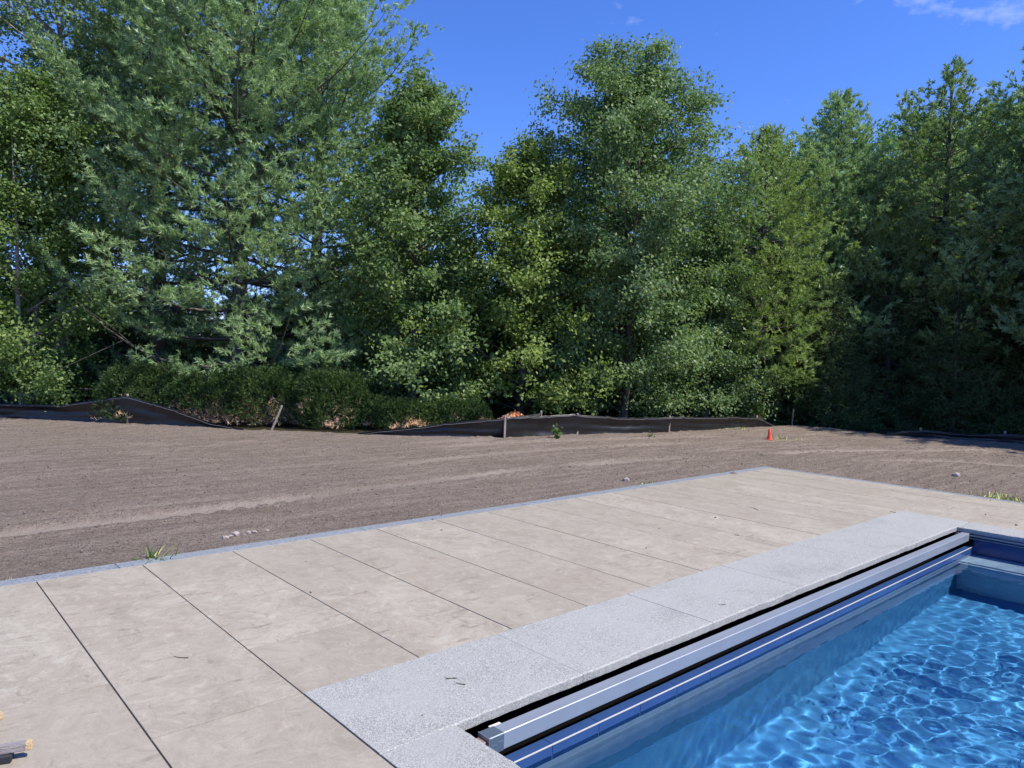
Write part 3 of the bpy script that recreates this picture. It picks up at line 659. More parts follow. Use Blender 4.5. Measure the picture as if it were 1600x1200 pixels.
def conifer(name, px, depth, top_py, maxlen, lm, seed, label, z0=0.7, step=0.5, per=6, nn=12, needle=0.125, nw=0.023, sub_gap=0.175, style='pine', dead=0.0, taper=0.38, tuft_gap=0.12, lean=0.02, H=None, place=None, group=None, keep=1.0):
    r = np.random.default_rng(seed)
    p0 = at_depth(px, depth) if place is None else np.array(place, float); p0[2] = gz(p0[0], p0[1])
    H = H or height_at(px, top_py, depth)-p0[2]
    root = empty(name, p0); wood = Acc(); path = stem_path(H, r, lean)
    V, F = tube(path, np.linspace(0.014*H+0.03, 0.012, len(path)), 9); wood.add(V, F)
    TP = []; TD = []
    z = z0; k = 0
    while z < H-0.15:
        f = (H-z)/H
        Lm = maxlen*min(1.0, f/taper)**0.85*(0.62+0.38*min(1, (z-z0+0.8)/1.5) if style == 'pine' else 1.0)
        nb_ = per if f > 0.12 else max(3, per-2)
        for j in range(nb_):
            az = k*0.9+j*6.283/nb_+r.normal(0, 0.22); L_ = max(0.16, Lm*r.uniform(0.70, 1.12))
            bare = r.random() < dead*max(0, 1-(z-z0)/(0.28*H))
            if style == 'pine': el = 0.10+0.75*(1-f)**1.6+r.normal(0, 0.10); sagk, tipk = 0.10, 0.16
            else: el = 0.05+0.75*(1-f)**2.2+r.normal(0, 0.07); sagk, tipk = 0.22, 0.10
            s = np.linspace(0, 1, 8); h = np.array([math.cos(az), math.sin(az), 0])
            st = path_at(path, z+r.normal(0, 0.06))
            c = st+np.outer(s*L_*math.cos(el), h); c[:, 2] += s*L_*math.sin(el)-sagk*L_*np.sin(np.pi*s*0.9)+tipk*L_*s**3
            c[:, :2] += np.outer(np.sin(s*3+k)*0.04*L_, [-h[1], h[0]])
            V, F = tube(c, np.linspace(0.008+0.010*L_, 0.004, 8), 4); wood.add(V, F)
            if bare:
                for q in range(5):
                    s0 = r.uniform(0.3, 0.95); a = np.array([np.interp(s0, s, c[:, w_]) for w_ in range(3)])
                    d = unit(h+r.normal(0, 0.7, 3)); V, F = tube(np.array([a, a+d*0.18*L_+[0, 0, 0.02], a+d*0.36*L_+[0, 0, r.normal(0, 0.06)]]), [0.007, 0.005, 0.002], 3); wood.add(V, F)
                continue
            s_in = 0.30 if style == 'pine' else 0.22; m_ = max(4, int(L_*(1.0-s_in)*1.25/sub_gap)); sv = np.linspace(s_in, 0.98, m_)+r.normal(0, 0.02, m_)
            side = np.where(np.arange(m_) % 2 == 0, 1, -1)
            a = np.stack([np.interp(sv, s, c[:, q]) for q in range(3)], 1)
            tang = unit(np.stack([np.interp(sv, s, np.gradient(c[:, q])) for q in range(3)], 1))
            perp = np.stack([-tang[:, 1], tang[:, 0], np.zeros(m_)], 1)*side[:, None]
            d = unit(tang*0.70+perp*0.85+r.normal(0, 0.14, (m_, 3))+[0, 0, 0.10 if style == 'pine' else -0.18])
            ln = L_*(0.46*(1-sv)+(0.14 if style == 'pine' else 0.10))*r.uniform(0.7, 1.2, m_)
            for q in range(m_):
                nt_ = max(2, int(ln[q]/tuft_gap)+1); u = np.linspace(0.25, 1.0, nt_)
                pts = a[q]+np.outer(u*ln[q], d[q])+r.normal(0, 0.035, (nt_, 3))
                dd = d[q]+r.normal(0, 0.38, (nt_, 3))+[0, 0, 0.30 if style == 'pine' else -0.05]
                TP.append(pts); TD.append(dd)
                if style == 'pine' or ln[q] > 0.2:
                    TP.append(pts+np.outer(r.normal(0, 0.09, nt_), perp[q])+r.normal(0, 0.05, (nt_, 3))); TD.append(dd+r.normal(0, 0.4, (nt_, 3)))
            TP.append(c[-1:]); TD.append((c[-1]-c[-2])[None]+[0, 0, 0.01])
        z += step*r.uniform(0.8, 1.2)*(0.55+0.45*f); k += 1
    TP.append(path[-1:]+[0, 0, 0.0]); TD.append(np.array([[0, 0, 1.0]]))
    TP = np.concatenate(TP); TD = np.concatenate(TD)
    if keep < 1: q = r.random(len(TP)) < keep; TP = TP[q]; TD = TD[q]
    if style == 'pine': VF = tufts(TP, TD, r, nn, needle, 0.07, (0.25, 1.05), nw, 0.06)
    else: VF = tufts(TP, TD, r, nn, needle, 0.13, (0.5, 1.2), nw, 0.0)
    return finish_tree(root, wood, VF, MAT['bark'], lm, label, 'tree', group)

# --- the trees, left to right.  (pixel column, depth in metres behind the camera plane, pixel row of the top)
TL = 'trees beyond the silt fence'
broadleaf('birch_tree', 40, 15.6, 120, 2.2, 0.04, 34000, 0.085, MAT['brightleaf'], MAT['birchbark'], 11, 'column', 'bright leafy birch hanging over the left silt fence beside the dark pickets', 0.25, 60, 11, 0.15, 2, group=TL)
broadleaf('birch_tree', 95, 17.6, -190, 3.4, 0.33, 36000, 0.085, MAT['birchleaf'], MAT['birchbark'], 12, 'round', 'tall birch with dark drooping sprays reaching in front of the big pines', 0.55, 60, 12, 0.17, 1, group=TL)
conifer('pine_tree', 252, 18.3, -120, 2.9, MAT['pine'], 21, 'slim white pine with a bare lower trunk between birch and biggest pine', 2.0, 0.62, 5, 11, dead=0.5, group=TL)
conifer('pine_tree', 372, 17.2, -210, 3.9, MAT['pine'], 22, 'biggest white pine, thick trunk and long plumed branches above the yew hedge', 0.75, 0.62, 5, 11, dead=0.45, sub_gap=0.19, group=TL)
conifer('pine_tree', 487, 18.6, -90, 3.0, MAT['pine'], 23, 'white pine with dead grey twigs low down next to the dark green maple', 0.9, 0.60, 5, 11, dead=0.4, group=TL)
broadleaf('maple_tree', 643, 16.6, 118, 2.0, 0.05, 38000, 0.088, MAT['mapleleaf'], MAT['bark'], 13, 'egg', 'dark green maple with a pointed top rising behind the low yew', 0.1, 64, 12, 0.13, group=TL)
broadleaf('maple_tree', 815, 17.3, 226, 2.05, 0.06, 32000, 0.088, MAT['yellowleaf'], MAT['bark'], 14, 'egg', 'yellow-green maple behind the pile of brown leaves', 0.1, 60, 12, 0.12, group=TL)
broadleaf('birch_tree', 975, 17.4, 72, 2.55, 0.08, 78000, 0.082, MAT['birchleaf'], MAT['bark'], 15, 'round', 'tallest round-topped birch in the middle of the tree line', 0.35, 80, 13, 0.15, 2, group=TL)
broadleaf('birch_tree', 1105, 18.9, 335, 1.70, 0.03, 34000, 0.075, MAT['birchleaf'], MAT['birchbark'], 16, 'skirt', 'low weeping birch sweeping down to the fence near the orange cone', 0.5, 60, 11, 0.13, group=TL)
conifer('pine_tree', 1182, 19.6, 205, 1.95, MAT['pine_y'], 24, 'yellow-green pine between the weeping birch and the spruces', 0.9, 0.46, 6, 11, sub_gap=0.17, group=TL)
PINES = [None, None]
PINES[0] = conifer('pine_tree', 1293, 22.0, 150, 2.9, MAT['pine'], 25, 'dense blue-green pine with a rounded spire top behind the spruces', 1.5, 0.44, 6, 10, nw=0.032, needle=0.14, sub_gap=0.17, taper=0.5, group=TL)
broadleaf('far_tree', 1212, 27, 222, 2.0, 0.3, 9000, 0.13, MAT['farleaf'], MAT['bark'], 17, 'round', 'far broadleaf tree peeping over the yellow-green pine', 0, 40, 10, 0.2, group=TL)
broadleaf('far_tree', 1405, 27, 195, 3.0, 0.25, 15000, 0.13, MAT['farleaf'], MAT['bark'], 18, 'round', 'far broadleaf tree filling the gap between blue pine and tiered pine', 0, 46, 10, 0.22, group=TL)
PINES[1] = conifer('pine_tree', 1467, 20.6, 104, 3.3, MAT['pine_o'], 26, 'tiered olive-green pine with a thin spire standing over the spruces', 2.2, 0.60, 5, 11, nw=0.031, taper=0.55, group=TL)
broadleaf('far_tree', 1540, 27, 172, 2.6, 0.3, 11000, 0.13, MAT['farleaf'], MAT['bark'], 19, 'round', 'far broadleaf tree behind the tiered pine', 0, 42, 10, 0.22, group=TL)
conifer('pine_tree', 1597, 19.0, 62, 3.0, MAT['pine'], 27, 'open-branched pine with bare gaps near the shaded fence stake', 2.3, 0.66, 5, 10, nw=0.031, dead=0.2, taper=0.6, group=TL)
spr = [conifer('spruce_tree', 1290, 19.4, 425, 1.75, MAT['spruce'], 31, 'young dark spruce nearest the thin upright stake', 0.12, 0.26, 8, 10, 0.06, 0.018, 0.10, 'spruce', 0, 0.95, 0.085, group=TL),
       conifer('spruce_tree', 1492, 18.6, 455, 1.6, MAT['spruce'], 32, 'young spruce with paler tips behind the shaded silt fence', 0.12, 0.26, 8, 10, 0.06, 0.018, 0.10, 'spruce', 0, 0.95, 0.085, group=TL)]
def copy_tree(src, name, xyz, rz, s, label, group=TL):
    o = src.copy(); col.objects.link(o); o.name = name; o.location = xyz; o.rotation_euler = (0, 0, rz); o.scale = (s, s, s); o['label'] = label; o['group'] = group
    for ch in src.children:
        c = ch.copy(); col.objects.link(c); c.parent = o
    return o
for px, dp, s, k, lb in ((1388, 20.0, 1.08, 0, 'middle young spruce in deep shade under the tiered pine'), (1590, 18.9, 1.1, 1, 'young spruce beside the short shaded stake'),
                         (1690, 18.0, 1.0, 0, 'young spruce past the end of the shaded fence')):
    q = at_depth(px, dp); q[2] = gz(q[0], q[1]); copy_tree(spr[k], 'spruce_tree', q, 1.3+px, s, lb)
# dark evergreens of the wood behind, closing the gaps under the crowns
bk = conifer('hemlock_tree', 150, 22.5, 400, 2.3, MAT['spruce'], 33, 'dark hemlock deep in shade behind the two birches', 0.15, 0.24, 9, 9, 0.09, 0.029, 0.13, 'spruce', 0, 0.9, 0.11, group=TL)
HEM = [(-130, 20.5, 1.15, 'dark hemlock left of the picket fence'), (-20, 21.0, 1.1, 'dark hemlock right behind the picket fence'), (70, 22.0, 0.95, 'dark hemlock behind the bright birch'),
       (225, 22.5, 0.86, 'dark hemlock behind the slim pine'), (300, 23.0, 0.84, 'dark hemlock left of the biggest pine trunk'), (375, 22.5, 0.80, 'dark hemlock hidden by the biggest pine trunk'), (440, 22.0, 0.84, 'dark hemlock between two white pine trunks'),
       (510, 21.5, 0.95, 'dark hemlock right of the twiggy white pine'), (575, 21.5, 1.05, 'dark hemlock left of the dark maple'), (640, 21.0, 1.15, 'dark hemlock straight behind the dark maple'), (720, 20.5, 1.1, 'dark hemlock between the two maples'), (800, 20.5, 1.1, 'dark hemlock straight behind the yellow-green maple'),
       (880, 20.5, 1.1, 'dark hemlock between yellow maple and tall birch'), (960, 21.0, 1.2, 'dark hemlock straight behind the tall birch'), (1040, 21.0, 1.2, 'dark hemlock between tall birch and weeping birch'),
       (1115, 21.5, 1.25, 'dark hemlock straight behind the weeping birch'), (1190, 22.5, 1.1, 'dark hemlock behind the yellow-green pine'), (1250, 22.0, 1.1, 'dark hemlock behind the thin upright stake'), (1345, 22.5, 1.2, 'dark hemlock between the first two spruces'),
       (1440, 22.5, 1.2, 'dark hemlock under the tiered pine'), (1530, 21.5, 1.2, 'dark hemlock behind the pale-tipped spruce'), (1620, 21.0, 1.25, 'dark hemlock behind the open-branched pine'), (1710, 20.0, 1.3, 'dark hemlock past the shaded fence end'), (1810, 19.0, 1.2, 'outermost dark hemlock beyond the shaded fence')]
for px, dp, s, lb in HEM:
    q = at_depth(px, dp); q[2] = gz(q[0], q[1]); copy_tree(bk, 'hemlock_tree', q, px*0.37, s, lb)

FT = [o for o in col.objects if o.name.startswith('far_tree') and o.parent is None]
for px, top, dp, s, lb in ((628, 185, 25, 0, 'far broadleaf tree hidden behind the dark maple'), (855, 268, 25, 0, 'far broadleaf tree behind yellow maple and tall birch'), (965, 165, 25, 0, 'far broadleaf tree right behind the tall birch'), (1075, 262, 26, 0, 'far broadleaf tree between tall birch and yellow-green pine')):
    src = FT[1]; q = at_depth(px, dp); q[2] = GBASE; hs_ = (height_at(px, top, dp)-GBASE)/(height_at(1405, 195, 27)-GBASE)
    o = copy_tree(src, 'far_tree', q, px*0.7, hs_, lb); o.scale = (hs_*0.8, hs_*0.8, hs_)
for px, top, dp, w_, lb in ((1300, 250, 27, 0.9, 'far broadleaf tree behind the dense blue-green pine'), (1475, 200, 27, 1.0, 'far broadleaf tree behind the tiered pine trunk'), (1600, 165, 26, 1.0, 'far broadleaf tree behind the open-branched pine'), (1690, 130, 26, 1.0, 'far broadleaf tree past the shaded fence end')):
    q = at_depth(px, dp); q[2] = GBASE; hs_ = (height_at(px, top, dp)-GBASE)/(height_at(1405, 195, 27)-GBASE)
    o = copy_tree(FT[1], 'far_tree', q, px*0.7, hs_, lb); o.scale = (hs_*w_, hs_*w_, hs_)
BIGP = [o for o in col.objects if o.name.startswith('pine_tree') and o.parent is None]
for src, px, dp, s, lb in ((0, 165, 22.5, 0.95, 'white pine in the second row behind the tall birch'), (4, 1365, 24.0, 0.86, 'blue-green pine in the second row between blue pine and tiered pine'), (4, 1530, 23.5, 0.95, 'blue-green pine in the second row right of the tiered pine')):
    q = at_depth(px, dp); q[2] = GBASE; copy_tree(BIGP[src], 'pine_tree', q, px*0.5, s, lb)
def yew(px, py, rx, ry, h, n, seed, label, brown=0.25, name='yew_shrub', mat='yew'):
    r = np.random.default_rng(seed); p0 = at_z(px, py); p0[2] = gz(p0[0], p0[1])
    back = unit(np.array([p0[0], p0[1], 0.0]))
    root = empty(name, p0+back*(ry*1.25+0.25), math.atan2(back[1], back[0])-math.pi/2)
    wood = Acc()
    for k in range(16):
        a = r.uniform(0, 6.28); tip = np.array([math.cos(a)*rx*0.75*r.random()**0.5, math.sin(a)*ry*0.75, h*r.uniform(0.5, 0.85)])
        V, F = tube(bez(np.array([tip[0]*0.25, tip[1]*0.25, -0.05]), np.array([tip[0]*0.8, tip[1]*0.8, h*0.25]), tip, 5), np.linspace(0.02, 0.004, 5), 4); wood.add(V, F)
    wood.obj('stem', MAT['twig'], root, True)
    th = r.uniform(0, 6.283, n); cz = r.random(n)**0.8
    vn = VNoise(seed+7); lump = vn.fbm(np.cos(th)*rx*2.6+10, np.sin(th)*ry*2.6+cz*2.5+5, 3)
    sx = np.clip(1-cz**4.5, 0, 1)**0.5; rad = (0.74+0.50*lump)*r.uniform(0.72, 1.05, n)
    q_ = np.sqrt(r.random(n)); topm = r.random(n) < 0.45                      # part of the sprays grow all over the flat top
    px_ = np.where(topm, np.cos(th)*rx*q_, np.cos(th)*rx*sx*rad); py_ = np.where(topm, np.sin(th)*ry*q_, np.sin(th)*ry*sx*rad)
    hz = h*(0.70+0.55*vn.fbm(px_*2.2+40, py_*2.2+9, 3)); edge = np.clip(1.15-(px_/rx)**4-(py_/ry)**4, 0.2, 1)
    pz_ = np.where(topm, hz*edge*r.uniform(0.86, 1.06, n), 0.04+hz*edge*cz)
    P = np.stack([px_, py_, pz_], 1)
    D = np.stack([np.cos(th)*0.7, np.sin(th)*0.7, np.where(topm, 1.1, 0.45+0.3*cz)], 1)+r.normal(0, 0.38, (n, 3))
    isb = (~topm) & (cz < 0.6) & (vn.fbm(th*2.5+3, cz*4, 2) > 0.62-0.45*brown)
    V, F = tufts(P[~isb], D[~isb], r, 8, 0.060, 0.13, (0.35, 1.1), 0.015); np_mesh('foliage', V, F, MAT[mat], root)
    if isb.any(): V, F = tufts(P[isb], D[isb], r, 6, 0.08, 0.06, (0.3, 1.3), 0.009); tag(np_mesh('dry_twigs', V, F, MAT['yewbrown'], root), kind='stuff')
    return tag(root, label, 'shrub', 'clipped yews along the fence')
yew(232, 664, 1.0, 0.7, 1.02, 5000, 41, 'yew shrub beside the peaked silt fence stake', 0.05)
yew(330, 667, 1.05, 0.75, 0.92, 5000, 42, 'yew shrub with bare brown twigs left of the leaning stake', 0.32)
yew(425, 669, 1.0, 0.75, 0.98, 5000, 47, 'yew shrub directly behind the leaning stake', 0.2)
yew(515, 673, 0.85, 0.80, 1.0, 5400, 43, 'bushy yew closing the right end of the tall hedge', 0.05)
yew(615, 674, 0.78, 0.55, 0.52, 3000, 44, 'low spreading yew under the dark maple', 0.15)
yew(705, 674, 0.85, 0.55, 0.55, 3200, 45, 'low spreading yew next to the brown leaf pile', 0.2)
yew(1160, 664, 0.50, 0.35, 0.45, 1500, 46, 'small bright yew behind the fence end near the cone', 0.0, mat='weed')
# the tree line goes on past the right edge of the view; these stand behind the shaded fence and throw its shade
for x_, y_, s, k, lb in ((21.6, 2.6, 1.0, 0, 'pine beyond the shaded fence, first past the spruces'), (22.4, 0.2, 1.1, 1, 'pine beyond the shaded fence, second past the spruces'), (21.4, -2.0, 1.0, 0, 'pine beyond the shaded fence, third past the spruces'),
                         (24.0, 3.6, 1.1, 1, 'pine set back behind the spruces'), (21.2, -7.2, 1.0, 0, 'pine beyond the shaded fence, fifth past the spruces')):
    copy_tree(PINES[k], 'pine_tree', (x_, y_, GBASE), x_*3+y_, s, lb)
# ------------------------------------------------------------------ silt fences
def mat_fabric():
    m, t, b = new_mat('black_woven_geotextile'); nb = NB(t)
    tcn = nb('ShaderNodeTexCoord'); n = nb.noise(tcn.outputs['Object'], 3.0, 5, 0.6); n2 = nb.noise(tcn.outputs['Object'], 60, 2, 0.6)
    c = nb.ramp(n, [(0.3, (0.004, 0.004, 0.005)), (0.6, (0.007, 0.007, 0.008)), (0.8, (0.016, 0.016, 0.017))])
    nb.link(c, b.inputs['Base Color']); b.inputs['Roughness'].default_value = 0.42; b.inputs['Specular IOR Level'].default_value = 0.6
    nb.link(nb.bump(nb.math('ADD', nb.math('MULTIPLY', n, 1.0), nb.math('MULTIPLY', n2, 0.15)), 0.5, 0.02), b.inputs['Normal']); return m
MAT['fabric'] = mat_fabric()
MAT['cord'] = mat_plain('grey_hem', (0.16, 0.16, 0.17), 0.5, var=0.1)
MAT['wood'] = bark_mat('weathered_stake', (0.20, 0.165, 0.13), (0.46, 0.40, 0.33), (40, 40, 5))
MAT['freshwood'] = bark_mat('fresh_cut_pine', (0.62, 0.44, 0.22), (0.80, 0.62, 0.36), (60, 60, 60))
def depth_of(P): return float(np.dot(np.array([P[0], P[1], P[2]-CAM_H]), fw))
def stake(name, base, top, w_, par=None, mat='wood'):
    """square sawn stake with a chamfered head"""
    base = np.array(base, float); top = np.array(top, float); d = unit(top-base); a = unit(np.cross(d, [0.3, 0.9, 0.1])); b = np.cross(d, a); h = w_/2
    V = []
    for q, s in ((base, 1), (top-d*0.012, 1), (top, 0.6)):
        for i, j in ((-1, -1), (1, -1), (1, 1), (-1, 1)): V.append(q+(a*i+b*j)*h*s)
    F = [(0, 3, 2, 1), (8, 9, 10, 11)]+[(k*4+i, k*4+(i+1) % 4, k*4+4+(i+1) % 4, k*4+4+i) for k in range(2) for i in range(4)]
    return mesh_obj(name, V, F, MAT[mat], par)
def silt_fence(cols_, stakes, label, seed, shift=0.0, hem=True):
    r = np.random.default_rng(seed); vn = VNoise(seed)
    base = np.array([at_z(px, py, -0.01) for px, py, _ in cols_])
    if shift: base[:, :2] += shift*unit(base[:, :2])
    hts = np.array([max(0.02, (pb-pt)/FPX*depth_of(b)) for (px, pb, pt), b in zip(cols_, base)])
    seg = np.r_[0, np.cumsum(np.hypot(*np.diff(base[:, :2], axis=0).T))]
    n = max(30, int(seg[-1]/0.045)); s = np.linspace(0, seg[-1], n); m_ = 12
    bx_ = np.interp(s, seg, base[:, 0]); by_ = np.interp(s, seg, base[:, 1]); hh = np.interp(s, seg, hts)
    k = np.ones(5)/5; hh = 1.08*(np.convolve(np.pad(hh, 2, 'edge'), k, 'valid')*0.4+hh*0.6)
    sd = np.array([seg[i] for i in stakes]) if stakes else np.array([0.0])
    dmin = np.abs(s[:, None]-sd[None]).min(1)
    tx = np.gradient(bx_); ty = np.gradient(by_); l = np.hypot(tx, ty); nx_, ny_ = -ty/l, tx/l
    zb = np.array(ground_z(bx_, by_)[0])
    V = np.zeros((n, m_, 3))
    for j in range(m_):
        v = j/(m_-1)
        fold = 0.05*(vn.fbm(s*1.1+v*2.5, v*5.0+s*0.2, 3)-0.5)*(0.3+np.minimum(dmin, 1.0))+0.018*np.sin(v*17+s*1.3+5*vn(s*0.8, s*0+3))*np.minimum(dmin+0.15, 0.6)
        belly = 0.05*math.sin(math.pi*v)*np.minimum(dmin, 0.8)
        o = fold*(0.25+0.75*math.sin(math.pi*min(1, v*0.9+0.1)))+belly-0.10*v*0.5
        V[:, j, 0] = bx_+nx_*o; V[:, j, 1] = by_+ny_*o
        V[:, j, 2] = zb-0.05+(hh+0.05)*v+0.006*(vn(s*2, s*0+7)-0.5)*v
    i, j = np.meshgrid(np.arange(n-1), np.arange(m_-1), indexing='ij'); a = (i*m_+j).ravel()
    F = np.stack([a, a+m_, a+m_+1, a+1], 1)
    root = empty('silt_fence', base[0]); tag(root, label, 'silt fence', 'silt fence runs at the edge of the soil')
    fab = np_mesh('fabric', V.reshape(-1, 3)-base[0], F, MAT['fabric'], root, True)
    sol = fab.modifiers.new('thickness', 'SOLIDIFY'); sol.thickness = 0.004; sol.offset = 0
    if hem:
        top = V[:, -1]-base[0]-[0, 0, 0.03]; VV, FF = tube(top+np.stack([nx_*-0.012, ny_*-0.012, 0*nx_], 1), 0.004, 4); np_mesh('hem_cord', VV, FF, MAT['cord'], root)
    for q in stakes:
        b = base[q]; h = hts[q]; ln = r.normal(0, 0.02, 2)
        stake('stake', b-base[0]+[0, 0, -0.12], b-base[0]+[ln[0], ln[1], h+r.uniform(0.05, 0.10)], 0.036, root)
    return root
silt_fence([(-260, 646, 632), (-60, 648, 630), (0, 652, 632), (100, 657, 634), (200, 662, 621), (262, 666, 639), (330, 669, 661), (384, 672, 670)], [1, 4], 'black silt fence peaked at one stake in front of birch and yew', 3)
silt_fence([(560, 679, 677), (640, 681, 669), (720, 683, 661), (792, 684, 655), (842, 680, 647)], [3, 4], 'black silt fence rising from the soil towards the brown leaf pile', 4)
silt_fence([(788, 685, 655), (840, 682, 653), (902, 680, 651), (960, 678, 655), (1045, 675, 653), (1120, 671, 653), (1181, 667, 653), (1208, 667, 665)], [0, 2, 4, 6], 'long black silt fence standing below the tall birch and weeping birch', 5)
silt_fence([(1385, 681, 677), (1440, 684, 673), (1520, 688, 679), (1571, 691, 678), (1640, 696, 684), (1760, 704, 691), (1900, 712, 700)], [1, 3, 5], 'sagging black silt fence in the shade of the spruces', 6)
def ground_stake(px, py, tpx, tpy, w_, label, lean=0.0):
    b = at_z(px, py, 0.0); b[2] = gz(b[0], b[1]); d = depth_of(b)
    top = b+rt*((tpx-px)/FPX*d)+np.array([0, 0, (py-tpy)/FPX*d])+np.array([fw[0], fw[1], 0])*lean
    e = empty('wooden_stake', b); stake('shaft', np.array([0, 0, -0.10]), top-b, w_, e); tag(e, label, 'stake'); return e
ground_stake(421, 673, 440, 634, 0.036, 'pale wooden stake leaning out of the soil in front of the yews')
ground_stake(1237, 664, 1239, 638, 0.022, 'thin upright stake at the dark gap right of the cone')
# ------------------------------------------------------------------ cone, plants, stones, litter
MAT['cone'] = mat_plain('orange_plastic', (0.80, 0.075, 0.03), 0.4, var=0.06)
def cone_obj():
    b = at_z(1202, 684.5, 0.0); b[2] = gz(b[0], b[1])-0.004; e = empty('marker_cone', b, 0.5)
    prof = [(0.050, 0.012), (0.047, 0.016), (0.042, 0.05), (0.031, 0.14), (0.021, 0.228), (0.015, 0.235), (0.011, 0.228)]
    a = np.linspace(0, 2*math.pi, 24, endpoint=False); V = []; F = []
    for r_, z_ in prof: V += [(r_*math.cos(q), r_*math.sin(q), z_) for q in a]
    for k in range(len(prof)-1): F += [(k*24+i, k*24+(i+1) % 24, (k+1)*24+(i+1) % 24, (k+1)*24+i) for i in range(24)]
    mesh_obj('body', V, F, MAT['cone'], e, True)
    bmx = bmesh.new(); box_bm(bmx, (0, 0, 0.007), (0.112, 0.112, 0.014), 0.004); bm_obj('base', bmx, MAT['cone'], e)
    tag(e, 'small orange marker cone on the soil in front of the fence end', 'cone')
cone_obj()
def grass_tuft(P, n, L_, spread, seed, label, mats=('weed', 'straw'), cat='weed', group='weeds in the bare soil', name='grass_tuft'):
    r = np.random.default_rng(seed); P = np.array(P, float); P[2] = gz(P[0], P[1])-0.005; e = empty(name, P)
    for mi, mname in enumerate(mats):
        A = Acc(); nn_ = n if mi == 0 else n//3
        for k in range(nn_):
            az = r.uniform(0, 6.283); el = r.uniform(0.25, 1.35); l = L_*r.uniform(0.35, 1.0); b0 = r.normal(0, spread, 3)*[1, 1, 0]
            h = np.array([math.cos(az), math.sin(az), 0]); s = np.linspace(0, 1, 5)[:, None]
            c = b0+h*np.cos(el)*l*s+np.array([0, 0, 1])*(np.sin(el)*l*s-0.55*l*s**2.2*np.cos(el)); c[:, 2] = np.maximum(c[:, 2], 0.004)
            side = np.array([-h[1], h[0], 0]); wv = (0.0045*(1-s)+0.0008)*(1 if l > 0.1 else 0.8)
            V = np.stack([c+side*wv, c-side*wv], 1).reshape(-1, 3); i = np.arange(4)*2; A.add(V, np.stack([i, i+1, i+3, i+2], 1))
        tag(A.obj('blades' if mi == 0 else 'dry_blades', MAT[mname], e), kind='stuff')
    tag(e, label, cat, group); return e
grass_tuft(at_z(238, 872), 46, 0.24, 0.045, 1, 'grass tuft with two long bent blades against the border stone')
grass_tuft(at_z(1560, 776), 150, 0.13, 0.20, 2, 'wide patch of grass at the far paver edge')
grass_tuft(at_z(1596, 781), 120, 0.12, 0.18, 3, 'grass patch close to the far border, right of the wider one')
grass_tuft(at_z(1222, 683), 90, 0.11, 0.22, 4, 'thin grass patch on the soil just right of the cone')
grass_tuft(at_z(1150, 671), 90, 0.14, 0.28, 5, 'thin grass patch at the foot of the long silt fence')
grass_tuft(at_z(12, 903), 20, 0.05, 0.03, 6, 'tiny weed at the corner of the border stone in soil')
grass_tuft(at_z(1008, 752), 26, 0.08, 0.05, 7, 'small weed by the border stone midway along the deck')
grass_tuft(at_z(462, 838), 30, 0.04, 0.10, 8, 'seedlings along the border near the pale stones')
grass_tuft(at_z(745, 797), 30, 0.04, 0.10, 9, 'seedlings along the middle of the border stone')
def leafy_weed(P, H, n, leaf, seed, label):
    r = np.random.default_rng(seed); P = np.array(P, float); P[2] = gz(P[0], P[1]); e = empty('leafy_weed', P)
    A = Acc(); Q = []
    for k in range(5):
        a = r.uniform(0, 6.28); tip = np.array([math.cos(a)*H*0.3, math.sin(a)*H*0.3, H*r.uniform(0.6, 1)]); c = bez(np.zeros(3)-[0, 0, 0.02], tip*[0.3, 0.3, 0.6], tip, 6); V, F = tube(c, np.linspace(0.005, 0.002, 6), 4); A.add(V, F)
        Q.append(c[1:][r.integers(0, 5, n//5)]+r.normal(0, 0.035, (n//5, 3)))
    A.obj('stem', MAT['weed'], e); Q = np.concatenate(Q); Q[:, 2] = np.maximum(Q[:, 2], 0.02); V, F = leaves(Q, leaf, r, 0.6, None, 0.6); tag(np_mesh('leaf_cluster', V, F, MAT['weed'], e), kind='stuff'); tag(e, label, 'weed', 'weeds in the bare soil')
leafy_weed(at_z(870, 685), 0.20, 60, 0.085, 1, 'leafy green weed growing against the long silt fence')
leafy_weed(at_z(1015, 681), 0.08, 20, 0.05, 2, 'little leafy weed at the fence foot below the tall birch')
def rock_mesh(r, s, flat=0.7):
    bmx = bmesh.new(); bmesh.ops.create_icosphere(bmx, subdivisions=1, radius=1.0)
    sc_ = r.uniform(0.65, 1.25, 3)*[1, 1, flat]
    for v in bmx.verts: v.co = Vector(np.array(v.co)*sc_*s*r.uniform(0.72, 1.18))
    return bmx
def mat_rock(name, lo, hi):
    m, t, b = new_mat(name); nb = NB(t); tcn = nb('ShaderNodeTexCoord'); n = nb.noise(tcn.outputs['Object'], 40, 5, 0.7)
    nb.link(nb.ramp(n, [(0.3, lo), (0.7, hi)]), b.inputs['Base Color']); b.inputs['Roughness'].default_value = 0.9; nb.link(nb.bump(n, 0.6, 0.006), b.inputs['Normal']); return m
MAT['clodpale'] = mat_rock('dry_pale_clod', (0.24, 0.20, 0.175), (0.44, 0.385, 0.34)); MAT['clod'] = mat_rock('soil_clod', (0.10, 0.082, 0.070), (0.22, 0.187, 0.163)); MAT['stone'] = mat_rock('brown_stone', (0.10, 0.085, 0.075), (0.26, 0.22, 0.20))
r5 = np.random.default_rng(55)
